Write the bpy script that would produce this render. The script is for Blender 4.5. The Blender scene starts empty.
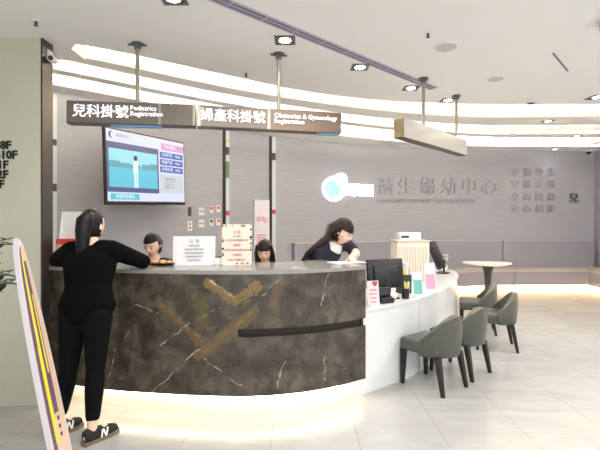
import bpy, bmesh, math, random
import numpy as np
from mathutils import Vector, Matrix, Euler
random.seed(7)
C = bpy.context.scene.collection
PI = math.pi
F = 416.0          # focal length in pixels of the 600x450 frame
EYE = 1.5          # eye height
HOR = 222.0        # horizon row

# ------------------------------------------------------------------ camera
cam = bpy.data.cameras.new('camera'); camo = bpy.data.objects.new('camera', cam); C.objects.link(camo)
camo.location = (0, 0, EYE); camo.rotation_euler = (PI/2, 0, 0)
cam.sensor_fit = 'HORIZONTAL'; cam.sensor_width = 36; cam.lens = 36*F/600
cam.shift_y = -3/600; cam.clip_start = .05
bpy.context.scene.camera = camo
# ------------------------------------------------------------------ world: even fill light added through the open rear of the room
w = bpy.data.worlds.new('world'); bpy.context.scene.world = w; w.use_nodes = True
bg = w.node_tree.nodes['Background']; bg.inputs[0].default_value = (.92, .96, 1, 1); bg.inputs[1].default_value = 1.25
vs = bpy.context.scene.view_settings
vs.view_transform = 'Standard'; vs.look = 'None'; vs.exposure = 0.26; vs.gamma = 1; vs.use_curve_mapping = False
LED_COVE, LED_TOE, LED_BENCH, SPOT, FILL = 60, 14, 34, 40, 90
def area(name, loc, sx, sy, e, col=(1, .98, .95)):
    l = bpy.data.lights.new(name, 'AREA'); l.shape = 'RECTANGLE'; l.size = sx; l.size_y = sy; l.energy = e; l.color = col
    o = bpy.data.objects.new(name, l); C.objects.link(o); o.location = loc; return o
area('unseen_fill_light', (.6, .4, 2.97), 2.4, 1.2, FILL)  # unseen area lights added overhead to fill the room
area('unseen_fill_light', (4.6, 3.4, 2.97), 1.6, 1.6, FILL*1.0)
area('unseen_fill_light', (5.0, .2, 2.97), 1.6, 1.6, FILL)

# ------------------------------------------------------------------ helpers
def lin(c):
    def f(v):
        v /= 255.0
        return v/12.92 if v <= .04045 else ((v+.055)/1.055)**2.4
    return tuple(f(v) for v in c)
def at(px, py, Y):
    return Vector(((px-300)/F*Y, Y, EYE-(py-HOR)/F*Y))
def on_plane(px, py, z):
    return at(px, py, (EYE-z)*F/(py-HOR))
def mat(name, rgb, rough=.5, metal=0, emit=0, spec=.5, noise=0, nscale=20, bump=0, alpha=1, trans=0):
    m = bpy.data.materials.new(name); m.use_nodes = True
    nt = m.node_tree; b = nt.nodes['Principled BSDF']
    col = (*lin(rgb), 1)
    b.inputs['Base Color'].default_value = col
    b.inputs['Roughness'].default_value = rough; b.inputs['Metallic'].default_value = metal
    b.inputs['Specular IOR Level'].default_value = spec
    if trans: b.inputs['Transmission Weight'].default_value = trans
    if alpha < 1: b.inputs['Alpha'].default_value = alpha
    if emit:
        b.inputs['Emission Color'].default_value = col; b.inputs['Emission Strength'].default_value = emit
    if noise or bump:
        tc = nt.nodes.new('ShaderNodeTexCoord'); n = nt.nodes.new('ShaderNodeTexNoise')
        n.inputs['Scale'].default_value = nscale; n.inputs['Detail'].default_value = 5
        nt.links.new(tc.outputs['Object'], n.inputs['Vector'])
        if noise:
            mr = nt.nodes.new('ShaderNodeMapRange'); mr.inputs['To Min'].default_value = 1-noise; mr.inputs['To Max'].default_value = 1+noise
            mx = nt.nodes.new('ShaderNodeVectorMath'); mx.operation = 'SCALE'; mx.inputs[0].default_value = col[:3]
            nt.links.new(n.outputs['Fac'], mr.inputs['Value']); nt.links.new(mr.outputs[0], mx.inputs['Scale'])
            nt.links.new(mx.outputs[0], b.inputs['Base Color'])
        if bump:
            bu = nt.nodes.new('ShaderNodeBump'); bu.inputs['Strength'].default_value = bump; bu.inputs['Distance'].default_value = .01
            nt.links.new(n.outputs['Fac'], bu.inputs['Height']); nt.links.new(bu.outputs[0], b.inputs['Normal'])
    return m

class MB:
    """collects shapes, then links them as ONE mesh object"""
    def __init__(s): s.bm = bmesh.new(); s.mi = 0; s.smooth = False
    def _f(s, vs):
        try: f = s.bm.faces.new(vs)
        except ValueError: return None
        f.material_index = s.mi; f.smooth = s.smooth; return f
    def box(s, x0, x1, y0, y1, z0, z1, M=None):
        p = [Vector(q) for q in ((x0,y0,z0),(x1,y0,z0),(x1,y1,z0),(x0,y1,z0),(x0,y0,z1),(x1,y0,z1),(x1,y1,z1),(x0,y1,z1))]
        if M: p = [M @ q for q in p]
        v = [s.bm.verts.new(q) for q in p]
        for f in ((3,2,1,0),(4,5,6,7),(0,1,5,4),(1,2,6,5),(2,3,7,6),(3,0,4,7)): s._f([v[i] for i in f])
        return s
    def rbox(s, x0, x1, y0, y1, z0, z1, r=.01, M=None, seg=3):
        t = bmesh.new(); bmesh.ops.create_cube(t, size=1)
        for v in t.verts: v.co = Vector(((x0+x1)/2+v.co.x*(x1-x0), (y0+y1)/2+v.co.y*(y1-y0), (z0+z1)/2+v.co.z*(z1-z0)))
        bmesh.ops.bevel(t, geom=t.edges[:], offset=r, segments=seg, profile=.5, affect='EDGES')
        s._merge(t, M); return s
    def _merge(s, t, M=None):
        m = {}
        for v in t.verts: m[v] = s.bm.verts.new(M @ v.co if M else v.co)
        for f in t.faces: s._f([m[v] for v in f.verts])
        t.free()
    def tube(s, pts, r, n=12, cap=True, side=None):
        """pts: list of Vector; r: scalar, list, or list of (rx, ry)"""
        pts = [Vector(p) for p in pts]; k = len(pts)
        if not isinstance(r, (list, tuple)): r = [r]*k
        rings = []
        up = Vector(side) if side is not None else None
        for i, p in enumerate(pts):
            d = (pts[min(i+1, k-1)]-pts[max(i-1, 0)]).normalized()
            if up is None: up = d.orthogonal().normalized()
            a = (up-d*up.dot(d))
            a = a.normalized() if a.length > 1e-5 else d.orthogonal().normalized()
            if side is None: up = a
            b = d.cross(a)
            rx, ry = r[i] if isinstance(r[i], (list, tuple)) else (r[i], r[i])
            rings.append([s.bm.verts.new(p+a*rx*math.cos(2*PI*j/n)+b*ry*math.sin(2*PI*j/n)) for j in range(n)])
        for q in range(k-1):
            for j in range(n): s._f([rings[q][j], rings[q][(j+1)%n], rings[q+1][(j+1)%n], rings[q+1][j]])
        if cap: s._f(rings[0][::-1]); s._f(rings[-1])
        return s
    def cyl(s, x, y, z0, z1, r0, r1=None, n=24):
        return s.tube([(x,y,z0),(x,y,z1)], [r0, r0 if r1 is None else r1], n)
    def ball(s, c, rx, ry=None, rz=None, n=16, M=None):
        t = bmesh.new(); bmesh.ops.create_uvsphere(t, u_segments=n, v_segments=max(6, n*2//3), radius=1)
        ry = rx if ry is None else ry; rz = rx if rz is None else rz
        for v in t.verts:
            q = Vector((v.co.x*rx, v.co.y*ry, v.co.z*rz)); v.co = (M @ q if M else q)+Vector(c)
        s._merge(t); return s
    def prism(s, poly, z0, z1):
        a = [s.bm.verts.new((x, y, z0)) for x, y in poly]; b = [s.bm.verts.new((x, y, z1)) for x, y in poly]
        k = len(poly); s._f(a[::-1]); s._f(b)
        for i in range(k): s._f([a[i], a[(i+1)%k], b[(i+1)%k], b[i]])
        return s
    def band(s, A, B, z0, z1):
        """solid between two plan polylines A and B of equal length"""
        k = len(A); q = []
        for P, Q in zip(A, B):
            q.append([s.bm.verts.new((P[0],P[1],z0)), s.bm.verts.new((Q[0],Q[1],z0)), s.bm.verts.new((Q[0],Q[1],z1)), s.bm.verts.new((P[0],P[1],z1))])
        for i in range(k-1):
            for j in range(4): s._f([q[i][j], q[i+1][j], q[i+1][(j+1)%4], q[i][(j+1)%4]])
        s._f(q[0]); s._f(q[-1][::-1]); return s
    def quad(s, *p):
        return s._f([s.bm.verts.new(Vector(q)) for q in p])
    def build(s, name, mats, parent=None, smooth=None, keep=False):
        bmesh.ops.recalc_face_normals(s.bm, faces=s.bm.faces[:]) if not keep else None
        me = bpy.data.meshes.new(name); s.bm.to_mesh(me); s.bm.free()
        for m in (mats if isinstance(mats, (list, tuple)) else [mats]): me.materials.append(m)
        if smooth is not None:
            me.polygons.foreach_set('use_smooth', [True]*len(me.polygons))
            if smooth: me.set_sharp_from_angle(angle=math.radians(smooth))
        o = bpy.data.objects.new(name, me); C.objects.link(o)
        if parent: o.parent = parent
        return o
def tag(o, label=None, cat=None, group=None, kind=None):
    if label: o['label'] = label
    if cat: o['category'] = cat
    if group: o['group'] = group
    if kind: o['kind'] = kind
    return o
def thing(name, label, cat, loc=(0,0,0), rz=0, group=None, rot=None):
    o = bpy.data.objects.new(name, None); C.objects.link(o); o.location = loc
    o.rotation_euler = rot if rot else (0, 0, rz); o.empty_display_size = .1
    return tag(o, label, cat, group)
def copy_tree(o, loc, rz, label):
    def rec(a, parent):
        b = a.copy(); C.objects.link(b)
        if parent: b.parent = parent
        for ch in a.children: rec(ch, b)
        return b
    r = rec(o, None); r.location = loc; r.rotation_euler = (0, 0, rz); r['label'] = label
    return r
def text_obj(s, size, name, m, parent=None, extrude=.002, loc=(0,0,0), rot=(PI/2,0,0), align='LEFT', bold=0, spacing=1, line=1, sx=1):
    cu = bpy.data.curves.new(name, 'FONT'); cu.body = s; cu.size = size; cu.extrude = extrude; cu.align_x = align; cu.align_y = 'CENTER'
    cu.offset = bold; cu.space_character = spacing; cu.space_line = line; cu.resolution_u = 2
    t = bpy.data.objects.new(name+'_tmp', cu); C.objects.link(t)
    bpy.context.view_layer.update()
    me = bpy.data.meshes.new_from_object(t.evaluated_get(bpy.context.evaluated_depsgraph_get()))
    bpy.data.objects.remove(t); bpy.data.curves.remove(cu)
    me.name = name; me.materials.clear(); me.materials.append(m)
    o = bpy.data.objects.new(name, me); C.objects.link(o); o.location = loc; o.rotation_euler = rot; o.scale = (sx, 1, 1)
    if parent: o.parent = parent
    return o
def catmull(P, n=12):
    P = [Vector((*p, 0)) if len(p) == 2 else Vector(p) for p in P]; out = []
    for i in range(len(P)-1):
        p0 = P[i-1] if i else 2*P[0]-P[1]; p1, p2 = P[i], P[i+1]; p3 = P[i+2] if i+2 < len(P) else 2*P[-1]-P[-2]
        for k in range(n):
            t = k/n
            out.append(.5*((2*p1)+(p2-p0)*t+(2*p0-5*p1+4*p2-p3)*t*t+(3*p1-p0-3*p2+p3)*t**3))
    out.append(P[-1].copy()); return out
def offset(path, d):
    """plan offset; positive = to the left of travel"""
    out = []
    for i, p in enumerate(path):
        t = (path[min(i+1, len(path)-1)]-path[max(i-1, 0)]); t.z = 0; t.normalize()
        out.append(p+Vector((-t.y, t.x, 0))*d)
    return out
def resample(path, step=.06):
    L = [0]
    for a, b in zip(path, path[1:]): L.append(L[-1]+(b-a).length)
    n = max(2, int(L[-1]/step)); out = []; j = 0
    for i in range(n+1):
        s = L[-1]*i/n
        while j < len(L)-2 and L[j+1] < s: j += 1
        t = (s-L[j])/max(1e-9, L[j+1]-L[j]); out.append(path[j].lerp(path[j+1], t))
    return out
def arclen(path):
    L = [0]
    for a, b in zip(path, path[1:]): L.append(L[-1]+(b-a).length)
    return L

# ------------------------------------------------------------------ materials
M = {}
M['ceiling'] = mat('ceiling_paint', (244,243,241), .8)
M['cove'] = mat('cove_paint', (250,246,236), .8)
M['plate'] = mat('cove_plate_paint', (250,247,244), .75)
M['pillar'] = mat('sage_wall_paint', (206,205,188), .6, noise=.02, nscale=3)
M['dark_trim'] = mat('dark_bronze_trim', (74,66,60), .35, .4)
M['led'] = mat('led_cove', (255,243,224), .5, emit=LED_COVE)
M['led_toe'] = mat('led_toe', (255,238,208), .5, emit=LED_TOE)
M['led_bench'] = mat('led_bench', (255,205,140), .5, emit=LED_BENCH)
M['lens'] = mat('downlight_lens', (255,250,240), .5, emit=9)
M['frame_grey'] = mat('downlight_frame', (120,118,116), .4, .6)
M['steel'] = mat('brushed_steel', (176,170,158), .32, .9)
M['black'] = mat('black_plastic', (26,26,28), .4)
M['dark_grey'] = mat('dark_grey_plastic', (62,62,66), .45)
M['white'] = mat('white_gloss', (240,240,238), .2)
M['white_matt'] = mat('white_matt', (238,238,236), .6)
M['paper'] = mat('paper', (226,225,226), .8)
M['bench'] = mat('mauve_grey_leather', (152,151,163), .5, bump=.08, nscale=90)
M['bench_seat'] = mat('beige_grey_leather', (196,188,178), .5, bump=.08, nscale=90)
M['seam'] = mat('dark_seam', (80,76,76), .7)
M['chair'] = mat('olive_grey_leather', (80,81,75), .36, bump=.12, nscale=120)
M['leg'] = mat('black_lacquered_wood', (24,21,20), .35)
M['counter_top'] = mat('grey_stone_top', (150,146,142), .18, noise=.12, nscale=14)
M['groove'] = mat('dark_bronze_groove', (40,33,30), .3, .3)
M['toe'] = mat('toe_kick_white', (240,230,212), .45)
M['desk'] = mat('white_desk_lacquer', (232,232,232), .12)
M['skin'] = mat('skin', (238,200,178), .5)
M['lips'] = mat('lips', (178,92,88), .5)
M['eye'] = mat('eyes', (40,28,26), .3)
M['hair'] = mat('black_hair', (17,14,14), .4, noise=.3, nscale=60, spec=.3)
M['brown_hair'] = mat('brown_hair', (40,26,22), .45, noise=.5, nscale=40, spec=.25)
M['black_cloth'] = mat('black_knit', (9,9,10), .95, spec=.1)
M['legging'] = mat('black_leggings', (13,13,14), .9, spec=.12)
M['navy'] = mat('navy_cloth', (34,36,52), .85)
M['gold'] = mat('bread', (224,170,96), .5, noise=.3, nscale=60)
M['red'] = mat('red_box', (214,62,44), .5)
M['pink'] = mat('pink_print', (232,170,190), .7)
M['magenta'] = mat('magenta_print', (206,50,120), .7)
M['red_ink'] = mat('red_ink', (196,74,70), .7)
M['grey_ink'] = mat('grey_ink', (120,120,124), .7)
M['teal'] = mat('teal_print', (120,190,184), .7)
M['cream'] = mat('cream_plastic', (226,218,202), .5)
M['notice'] = mat('notice_paper', (224,218,202), .7)
M['olive'] = mat('olive_print', (110,120,84), .7)
M['yellow'] = mat('yellow_print', (232,210,50), .6)
M['purple'] = mat('purple_print', (92,72,92), .6)
M['peach'] = mat('peach_print', (206,178,158), .45)
M['leaf'] = mat('dark_leaf', (38,66,36), .35, noise=.25, nscale=15)
M['soil'] = mat('soil', (50,38,30), .9)
M['sign_text'] = mat('sign_text_light', (250,250,255), .5, emit=.62)
M['logo'] = mat('logo_light', (250,252,255), .5, emit=1.3)
M['logo_cyan'] = mat('logo_light_cyan', (150,236,230), .5, emit=.8)
M['letter'] = mat('silver_letter', (160,163,172), .4, .5)
M['letter_dark'] = mat('dark_letter', (70,70,72), .5, .2)
M['ink'] = mat('black_ink', (28,27,26), .6)
M['vent'] = mat('lavender_vent', (190,186,204), .5)
M['vent_gap'] = mat('vent_gap', (128,122,146), .6)
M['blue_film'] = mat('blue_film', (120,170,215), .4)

def node_floor():
    m = bpy.data.materials.new('polished_stone_tiles'); m.use_nodes = True; nt = m.node_tree; N = nt.nodes; L = nt.links; b = N['Principled BSDF']
    tc = N.new('ShaderNodeTexCoord'); sp = N.new('ShaderNodeSeparateXYZ'); cb = N.new('ShaderNodeCombineXYZ')
    L.new(tc.outputs['Object'], sp.inputs[0])
    ay = N.new('ShaderNodeMath'); ay.inputs[1].default_value = -3.32+12; L.new(sp.outputs['Y'], ay.inputs[0])
    ax = N.new('ShaderNodeMath'); ax.inputs[1].default_value = -.4+12; L.new(sp.outputs['X'], ax.inputs[0])
    L.new(ay.outputs[0], cb.inputs['X']); L.new(ax.outputs[0], cb.inputs['Y'])
    br = N.new('ShaderNodeTexBrick'); br.offset = .5; br.inputs['Scale'].default_value = 1; br.inputs['Brick Width'].default_value = 1.2; br.inputs['Row Height'].default_value = .6
    br.inputs['Mortar Size'].default_value = .004; br.inputs['Mortar Smooth'].default_value = .3
    br.inputs['Color1'].default_value = (*lin((188,187,184)),1); br.inputs['Color2'].default_value = (*lin((180,179,176)),1); br.inputs['Mortar'].default_value = (*lin((164,161,156)),1)
    L.new(cb.outputs[0], br.inputs['Vector'])
    nz = N.new('ShaderNodeTexNoise'); nz.inputs['Scale'].default_value = 1.6; nz.inputs['Detail'].default_value = 8; nz.inputs['Distortion'].default_value = 1.6
    mp = N.new('ShaderNodeMapping'); mp.inputs['Rotation'].default_value = (0,0,.7); mp.inputs['Scale'].default_value = (1,3.2,1)
    L.new(tc.outputs['Object'], mp.inputs[0]); L.new(mp.outputs[0], nz.inputs['Vector'])
    mr = N.new('ShaderNodeMapRange'); mr.inputs['From Min'].default_value = .3; mr.inputs['From Max'].default_value = .7; mr.inputs['To Min'].default_value = .9; mr.inputs['To Max'].default_value = 1.06
    L.new(nz.outputs['Fac'], mr.inputs['Value'])
    sc = N.new('ShaderNodeVectorMath'); sc.operation = 'SCALE'; L.new(br.outputs['Color'], sc.inputs[0]); L.new(mr.outputs[0], sc.inputs['Scale'])
    L.new(sc.outputs[0], b.inputs['Base Color']); b.inputs['Roughness'].default_value = .22
    return m
def node_wall():
    m = bpy.data.materials.new('grey_woven_wallcovering'); m.use_nodes = True; nt = m.node_tree; N = nt.nodes; L = nt.links; b = N['Principled BSDF']
    tc = N.new('ShaderNodeTexCoord'); mp = N.new('ShaderNodeMapping'); mp.inputs['Scale'].default_value = (1.2,1.2,60)
    nz = N.new('ShaderNodeTexNoise'); nz.inputs['Scale'].default_value = 2; nz.inputs['Detail'].default_value = 4
    L.new(tc.outputs['Object'], mp.inputs[0]); L.new(mp.outputs[0], nz.inputs['Vector'])
    cr = N.new('ShaderNodeValToRGB'); cr.color_ramp.elements[0].position = .25; cr.color_ramp.elements[1].position = .75
    cr.color_ramp.elements[0].color = (*lin((155,157,168)),1); cr.color_ramp.elements[1].color = (*lin((176,177,188)),1)
    L.new(nz.outputs['Fac'], cr.inputs[0]); L.new(cr.outputs[0], b.inputs['Base Color']); b.inputs['Roughness'].default_value = .42
    return m
M['floor'] = node_floor(); M['wall'] = node_wall()

# ------------------------------------------------------------------ the room
fl = MB(); fl.box(-7, 9.5, -3, 11, -.1, 0); tag(fl.build('floor', M['floor']), kind='structure')

PX = [-120,-60,0,60,120,180,240,300,360,420,480,540,600,660,740]
def edge(ys, z):
    """plan polyline of a cove edge at height z from the rows it shows at"""
    ys = [ys[0]-33, ys[0]-22, ys[0]-11]+list(ys)+[ys[-1], ys[-1]]
    P = [on_plane(px, py, z) for px, py in zip(PX, ys)]
    return resample(catmull([(p.x, p.y) for p in P], 8), .1)
Z0, Z1, Z2, Z3, ZT = 3.0, 3.07, 3.13, 3.2, 3.42
e0 = edge([41,52,65,78,90.5,98.5,102.5,104,104,104], Z0)
e1 = edge([53,65,78,90,100,108,114,117,117,116.5], Z1)
e2 = edge([59,72,85,96.5,107,115.5,121.5,125,125,125], Z1)
e3 = edge([70,82,94,105,115,123.5,130,134,134,134], Z2)
e4 = edge([75,87,98.5,109,119,127,133,137,137.5,138], Z2)
e5 = edge([86,97,108,119,130,138,143.5,146.5,147,147], Z3)
wt = edge([93,105,118,131,139,144.5,148,150.6,151,151.3], Z3)
def cut(path, x0=-4.2, x1=7.15):
    return [p for p in path if x0 <= p.x <= x1]
def even(path, n=90):
    L = arclen(path); return resample(path, L[-1]/n*1.0000001)[:n+1] if True else path
def same(A, B, n=90):
    def rs(P):
        L = arclen(P); out = []
        xs = np.linspace(0, L[-1], n+1)
        X = np.interp(xs, L, [p.x for p in P]); Y = np.interp(xs, L, [p.y for p in P])
        return [Vector((x, y, 0)) for x, y in zip(X, Y)]
    return rs(A), rs(B)
# back wall curve, going right; extended left past the slit window
WALL = [p for p in wt if -3.9 < p.x < 7.12]
def wall_at_px(px):
    for a, b in zip(WALL, WALL[1:]):
        pa, pb = 300+F*a.x/a.y, 300+F*b.x/b.y
        if pa <= px <= pb:
            t = (px-pa)/(pb-pa); p = a.lerp(b, t); d = (b-a).normalized(); n = Vector((d.y, -d.x, 0))
            return p, d, n, math.atan2(d.y, d.x)
    raise ValueError(px)
wb = MB(); wb.smooth = True; wb.band(WALL, offset(WALL, .15), 0, ZT)
tag(wb.build('wall_back', M['wall'], smooth=40), kind='structure')
# main ceiling: thick slab with a curved edge
c0 = [Vector((-4.4,3.86,0)), Vector((-1.99,3.86,0)), Vector((-1.98,3.6,0))]+[p for p in e0 if -1.97 < p.x < 7.3]
mc = MB(); rear = [Vector((p.x, -3, 0)) for p in c0]
mc.band(rear, c0, Z0, ZT)
c0l = c0[0]; mc.box(-7, c0l.x, -3, 3.86, Z0, ZT); mc.box(c0[-1].x, 9.5, -3, c0[-1].y, Z0, ZT)
tag(mc.build('ceiling', M['ceiling']), kind='structure')
ms = MB(); ms.box(-7, 9.5, 2.6, 11, ZT, ZT+.1); tag(ms.build('ceiling_upper', M['cove']), kind='structure')
for i, (A, B, z) in enumerate(((e1, e2, Z1), (e3, e4, Z2), (e5, [p+Vector((0,.05,0)) for p in wt], Z3))):
    A, B = same(cut(A), cut(B)); p = MB(); p.band(A, B, z, z+.04); plate = tag(p.build('trim_%d' % (i+1), M['plate']), kind='structure')
    s = MB(); q = [v+Vector((0,.08,0)) for v in A]; s.band(q, [v+Vector((0,.035,0)) for v in q], z+.041, z+.06)
    s.build('led_strip', M['led'], plate)
# left pillar wall, its dark end trim, closing walls, one added unseen to block light
wl = MB(); wl.box(-7, -2.112, 3.39, 3.53, 0, Z0); tag(wl.build('wall_left', M['pillar']), kind='structure')
tr = MB(); tr.box(-2.112, -2.098, 3.388, 3.53, 0, Z0); tag(tr.build('trim_4', M['dark_trim']), kind='structure')
wr = MB(); wr.box(7.12, 7.27, 1.5, 10.6, 0, ZT); tag(wr.build('wall_right', M['wall']), kind='structure')
wc = MB(); wc.box(-4.1, -3.95, 3.53, WALL[0].y+.3, 0, ZT); tag(wc.build('wall_left_side', M['wall']), kind='structure')
wf = MB(); wf.box(-3.35, -3.2, -3, 3.39, 0, Z0); tag(wf.build('wall_light_block', M['pillar']), kind='structure')  # unseen wall added to block fill light from the left

# slit windows between the wall panels: dark frame and a pale pane with what shows behind it
def slit(n, px, z0, z1, wd, bits):
    p, d, nn, a = wall_at_px(px)
    r = bpy.data.objects.new('window_%d' % n, None); C.objects.link(r); r['kind'] = 'structure'
    r.location = p; r.rotation_euler = (0, 0, a)
    f = MB(); f.box(-wd/2-.05, -wd/2, -.025, .02, z0, z1); f.build('window_frame', M['black'], r)
    g = MB(); g.box(-wd/2, wd/2, -.012, .02, z0, z1); g.build('window_pane', M['slit_glass'], r)
    for zz0, zz1, m in bits:
        b = MB(); b.box(-wd/2, wd/2*.9, -.016, -.011, zz0, zz1); b.build('window_film', m, r)
M['slit_glass'] = mat('daylit_glass', (214,224,232), .08, spec=.8)
M['green_print'] = mat('green_film', (104,130,100), .4)
slit(2, 227, .3, 3.18, .09, [(2.72, 2.86, M['dark_trim']), (2.96, 3.0, M['yellow']), (2.3, 2.6, M['green_print']), (1.62, 1.7, M['magenta'])])
slit(3, 273.5, .3, 3.18, .09, [(2.72, 2.86, M['dark_trim']), (1.66, 1.74, M['magenta'])])
slit(1, 54.5, .8, 3.18, .05, [(2.5, 2.58, M['dark_trim']), (1.9, 2.0, M['dark_trim'])])

# ------------------------------------------------------------------ reception counter
CP = resample(catmull([(-2.09,3.475),(-1.8,3.38),(-1.56,3.305),(-1.2,3.24),(-.77,3.185),(-.38,3.17),(0,3.24),(.3,3.37),(.558,3.535)], 10), .03)
CL = arclen(CP)
def counter_uv(px, py):
    best = min(range(len(CP)), key=lambda i: abs(300+F*CP[i].x/CP[i].y-px))
    return CL[best], EYE-(py-HOR)/F*CP[best].y
def node_marble():
    m = bpy.data.materials.new('dark_veined_marble'); m.use_nodes = True; nt = m.node_tree; N = nt.nodes; L = nt.links; b = N['Principled BSDF']
    uv = N.new('ShaderNodeUVMap'); uv.uv_map = 'UVMap'
    n1 = N.new('ShaderNodeTexNoise'); n1.inputs['Scale'].default_value = 9; n1.inputs['Detail'].default_value = 7
    L.new(uv.outputs[0], n1.inputs['Vector'])
    off = N.new('ShaderNodeVectorMath'); off.operation = 'SUBTRACT'; off.inputs[1].default_value = (.5,.5,.5); L.new(n1.outputs['Color'], off.inputs[0])
    os_ = N.new('ShaderNodeVectorMath'); os_.operation = 'SCALE'; os_.inputs['Scale'].default_value = .07; L.new(off.outputs[0], os_.inputs[0])
    pp = N.new('ShaderNodeVectorMath'); pp.operation = 'ADD'; L.new(uv.outputs[0], pp.inputs[0]); L.new(os_.outputs[0], pp.inputs[1])
    fl2 = N.new('ShaderNodeVectorMath'); fl2.operation = 'MULTIPLY'; fl2.inputs[1].default_value = (1,1,0); L.new(pp.outputs[0], fl2.inputs[0]); P = fl2.outputs[0]
    n4 = N.new('ShaderNodeTexNoise'); n4.inputs['Scale'].default_value = 26; n4.inputs['Detail'].default_value = 6; L.new(uv.outputs[0], n4.inputs['Vector'])
    o4 = N.new('ShaderNodeVectorMath'); o4.operation = 'SUBTRACT'; o4.inputs[1].default_value = (.5,.5,.5); L.new(n4.outputs['Color'], o4.inputs[0])
    m4 = N.new('ShaderNodeVectorMath'); m4.operation = 'MULTIPLY'; m4.inputs[1].default_value = (.09,.09,0); L.new(o4.outputs[0], m4.inputs[0])
    a4 = N.new('ShaderNodeVectorMath'); a4.operation = 'ADD'; L.new(P, a4.inputs[0]); L.new(m4.outputs[0], a4.inputs[1]); PG = a4.outputs[0]
    n2 = N.new('ShaderNodeTexNoise'); n2.inputs['Scale'].default_value = 6; n2.inputs['Detail'].default_value = 11; n2.inputs['Roughness'].default_value = .7; n2.inputs['Distortion'].default_value = .35
    L.new(uv.outputs[0], n2.inputs['Vector'])
    cr = N.new('ShaderNodeValToRGB'); e = cr.color_ramp.elements
    e[0].position = .3; e[0].color = (*lin((40,34,29)),1); e[1].position = .72; e[1].color = (*lin((108,98,86)),1)
    x = e.new(.5); x.color = (*lin((72,64,55)),1)
    L.new(n2.outputs['Fac'], cr.inputs[0]); col = cr.outputs[0]
    # fine random hairlines
    vo = N.new('ShaderNodeTexVoronoi'); vo.feature = 'DISTANCE_TO_EDGE'; vo.inputs['Scale'].default_value = 2.3; L.new(P, vo.inputs['Vector'])
    h = N.new('ShaderNodeMapRange'); h.inputs['From Min'].default_value = .0; h.inputs['From Max'].default_value = .012; h.inputs['To Min'].default_value = .12; h.inputs['To Max'].default_value = 0; L.new(vo.outputs['Distance'], h.inputs['Value'])
    n3 = N.new('ShaderNodeTexNoise'); n3.inputs['Scale'].default_value = 14; n3.inputs['Detail'].default_value = 4; L.new(uv.outputs[0], n3.inputs['Vector'])
    brk = N.new('ShaderNodeMapRange'); brk.inputs['From Min'].default_value = .42; brk.inputs['From Max'].default_value = .6; L.new(n3.outputs['Fac'], brk.inputs['Value'])
    def mixin(col, fac, rgb):
        mx = N.new('ShaderNodeMix'); mx.data_type = 'RGBA'; L.new(fac, mx.inputs['Factor']); L.new(col, mx.inputs['A']); mx.inputs['B'].default_value = (*lin(rgb),1)
        return mx.outputs['Result']
    hm = N.new('ShaderNodeMath'); hm.operation = 'MULTIPLY'; L.new(h.outputs[0], hm.inputs[0]); L.new(brk.outputs[0], hm.inputs[1])
    col = mixin(col, hm.outputs[0], (150,138,120))
    def seg(a, c, wd, rgb, amt, soft=.3, broken=True):
        nonlocal col
        a = Vector((*counter_uv(*a), 0)); c = Vector((*counter_uv(*c), 0)); d = (c-a); ln = d.length; d.normalize()
        s1 = N.new('ShaderNodeVectorMath'); s1.operation = 'SUBTRACT'; L.new(P if broken and wd < .015 else PG, s1.inputs[0]); s1.inputs[1].default_value = a
        s2 = N.new('ShaderNodeVectorMath'); s2.operation = 'DOT_PRODUCT'; L.new(s1.outputs[0], s2.inputs[0]); s2.inputs[1].default_value = d
        s3 = N.new('ShaderNodeClamp'); s3.inputs['Max'].default_value = ln; L.new(s2.outputs['Value'], s3.inputs['Value'])
        s4 = N.new('ShaderNodeVectorMath'); s4.operation = 'SCALE'; s4.inputs[0].default_value = d; L.new(s3.outputs[0], s4.inputs['Scale'])
        s5 = N.new('ShaderNodeVectorMath'); s5.operation = 'DISTANCE'; L.new(s1.outputs[0], s5.inputs[0]); L.new(s4.outputs[0], s5.inputs[1])
        s6 = N.new('ShaderNodeMapRange'); s6.inputs['From Min'].default_value = wd*soft; s6.inputs['From Max'].default_value = wd; s6.inputs['To Min'].default_value = amt; s6.inputs['To Max'].default_value = 0
        L.new(s5.outputs['Value'], s6.inputs['Value']); f = s6.outputs[0]
        if broken:
            k = N.new('ShaderNodeMath'); k.operation = 'MULTIPLY'; L.new(f, k.inputs[0]); L.new(brk.outputs[0], k.inputs[1]); f = k.outputs[0]
        col = mixin(col, f, rgb)
    G, G2, W = (138,110,64), (108,88,56), (206,200,190)
    seg((159,301), (200,341), .045, G2, .6, .55, False)
    seg((201,355), (252,312), .05, G2, .7, .65, False); seg((206,356), (254,316), .012, (84,66,42), .7, .4); seg((162,304), (198,338), .01, (150,124,84), .6, .4)
    seg((203,352), (252,310), .014, G, .8, .2)
    seg((203,301), (204,322), .07, (100,92,48), .6, .1, False)
    seg((276,290), (274,308), .06, (112,84,58), .6, .1, False)
    seg((208,283), (233,300), .036, G, .7, .75, False)
    seg((233,300), (258,285), .036, G, .7, .75, False); seg((212,288), (233,303), .012, (92,70,40), .7, .4); seg((236,300), (257,288), .01, (92,70,40), .7, .4)
    seg((209,281), (233,297), .009, (206,180,120), .8)
    seg((230,318), (262,288), .02, G, .7, .3)
    for a, c, wd in (((223,307),(196,319),.006), ((196,319),(161,345),.006), ((162,344),(164,343),.013), ((152,393),(200,349),.006), ((134,303),(160,315),.007),
                     ((116,349),(107,377),.007), ((200,356),(242,386),.006), ((326,286),(322,305),.008), ((324,351),(325,380),.008), ((286,361),(278,386),.007),
                     ((278,281),(262,296),.006), ((332,268),(326,286),.005), ((128,330),(122,345),.005)):
        seg(a, c, wd*.85, W, .65, .3)
    L.new(col, b.inputs['Base Color']); b.inputs['Roughness'].default_value = .13
    return m
M['marble'] = node_marble()
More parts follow.
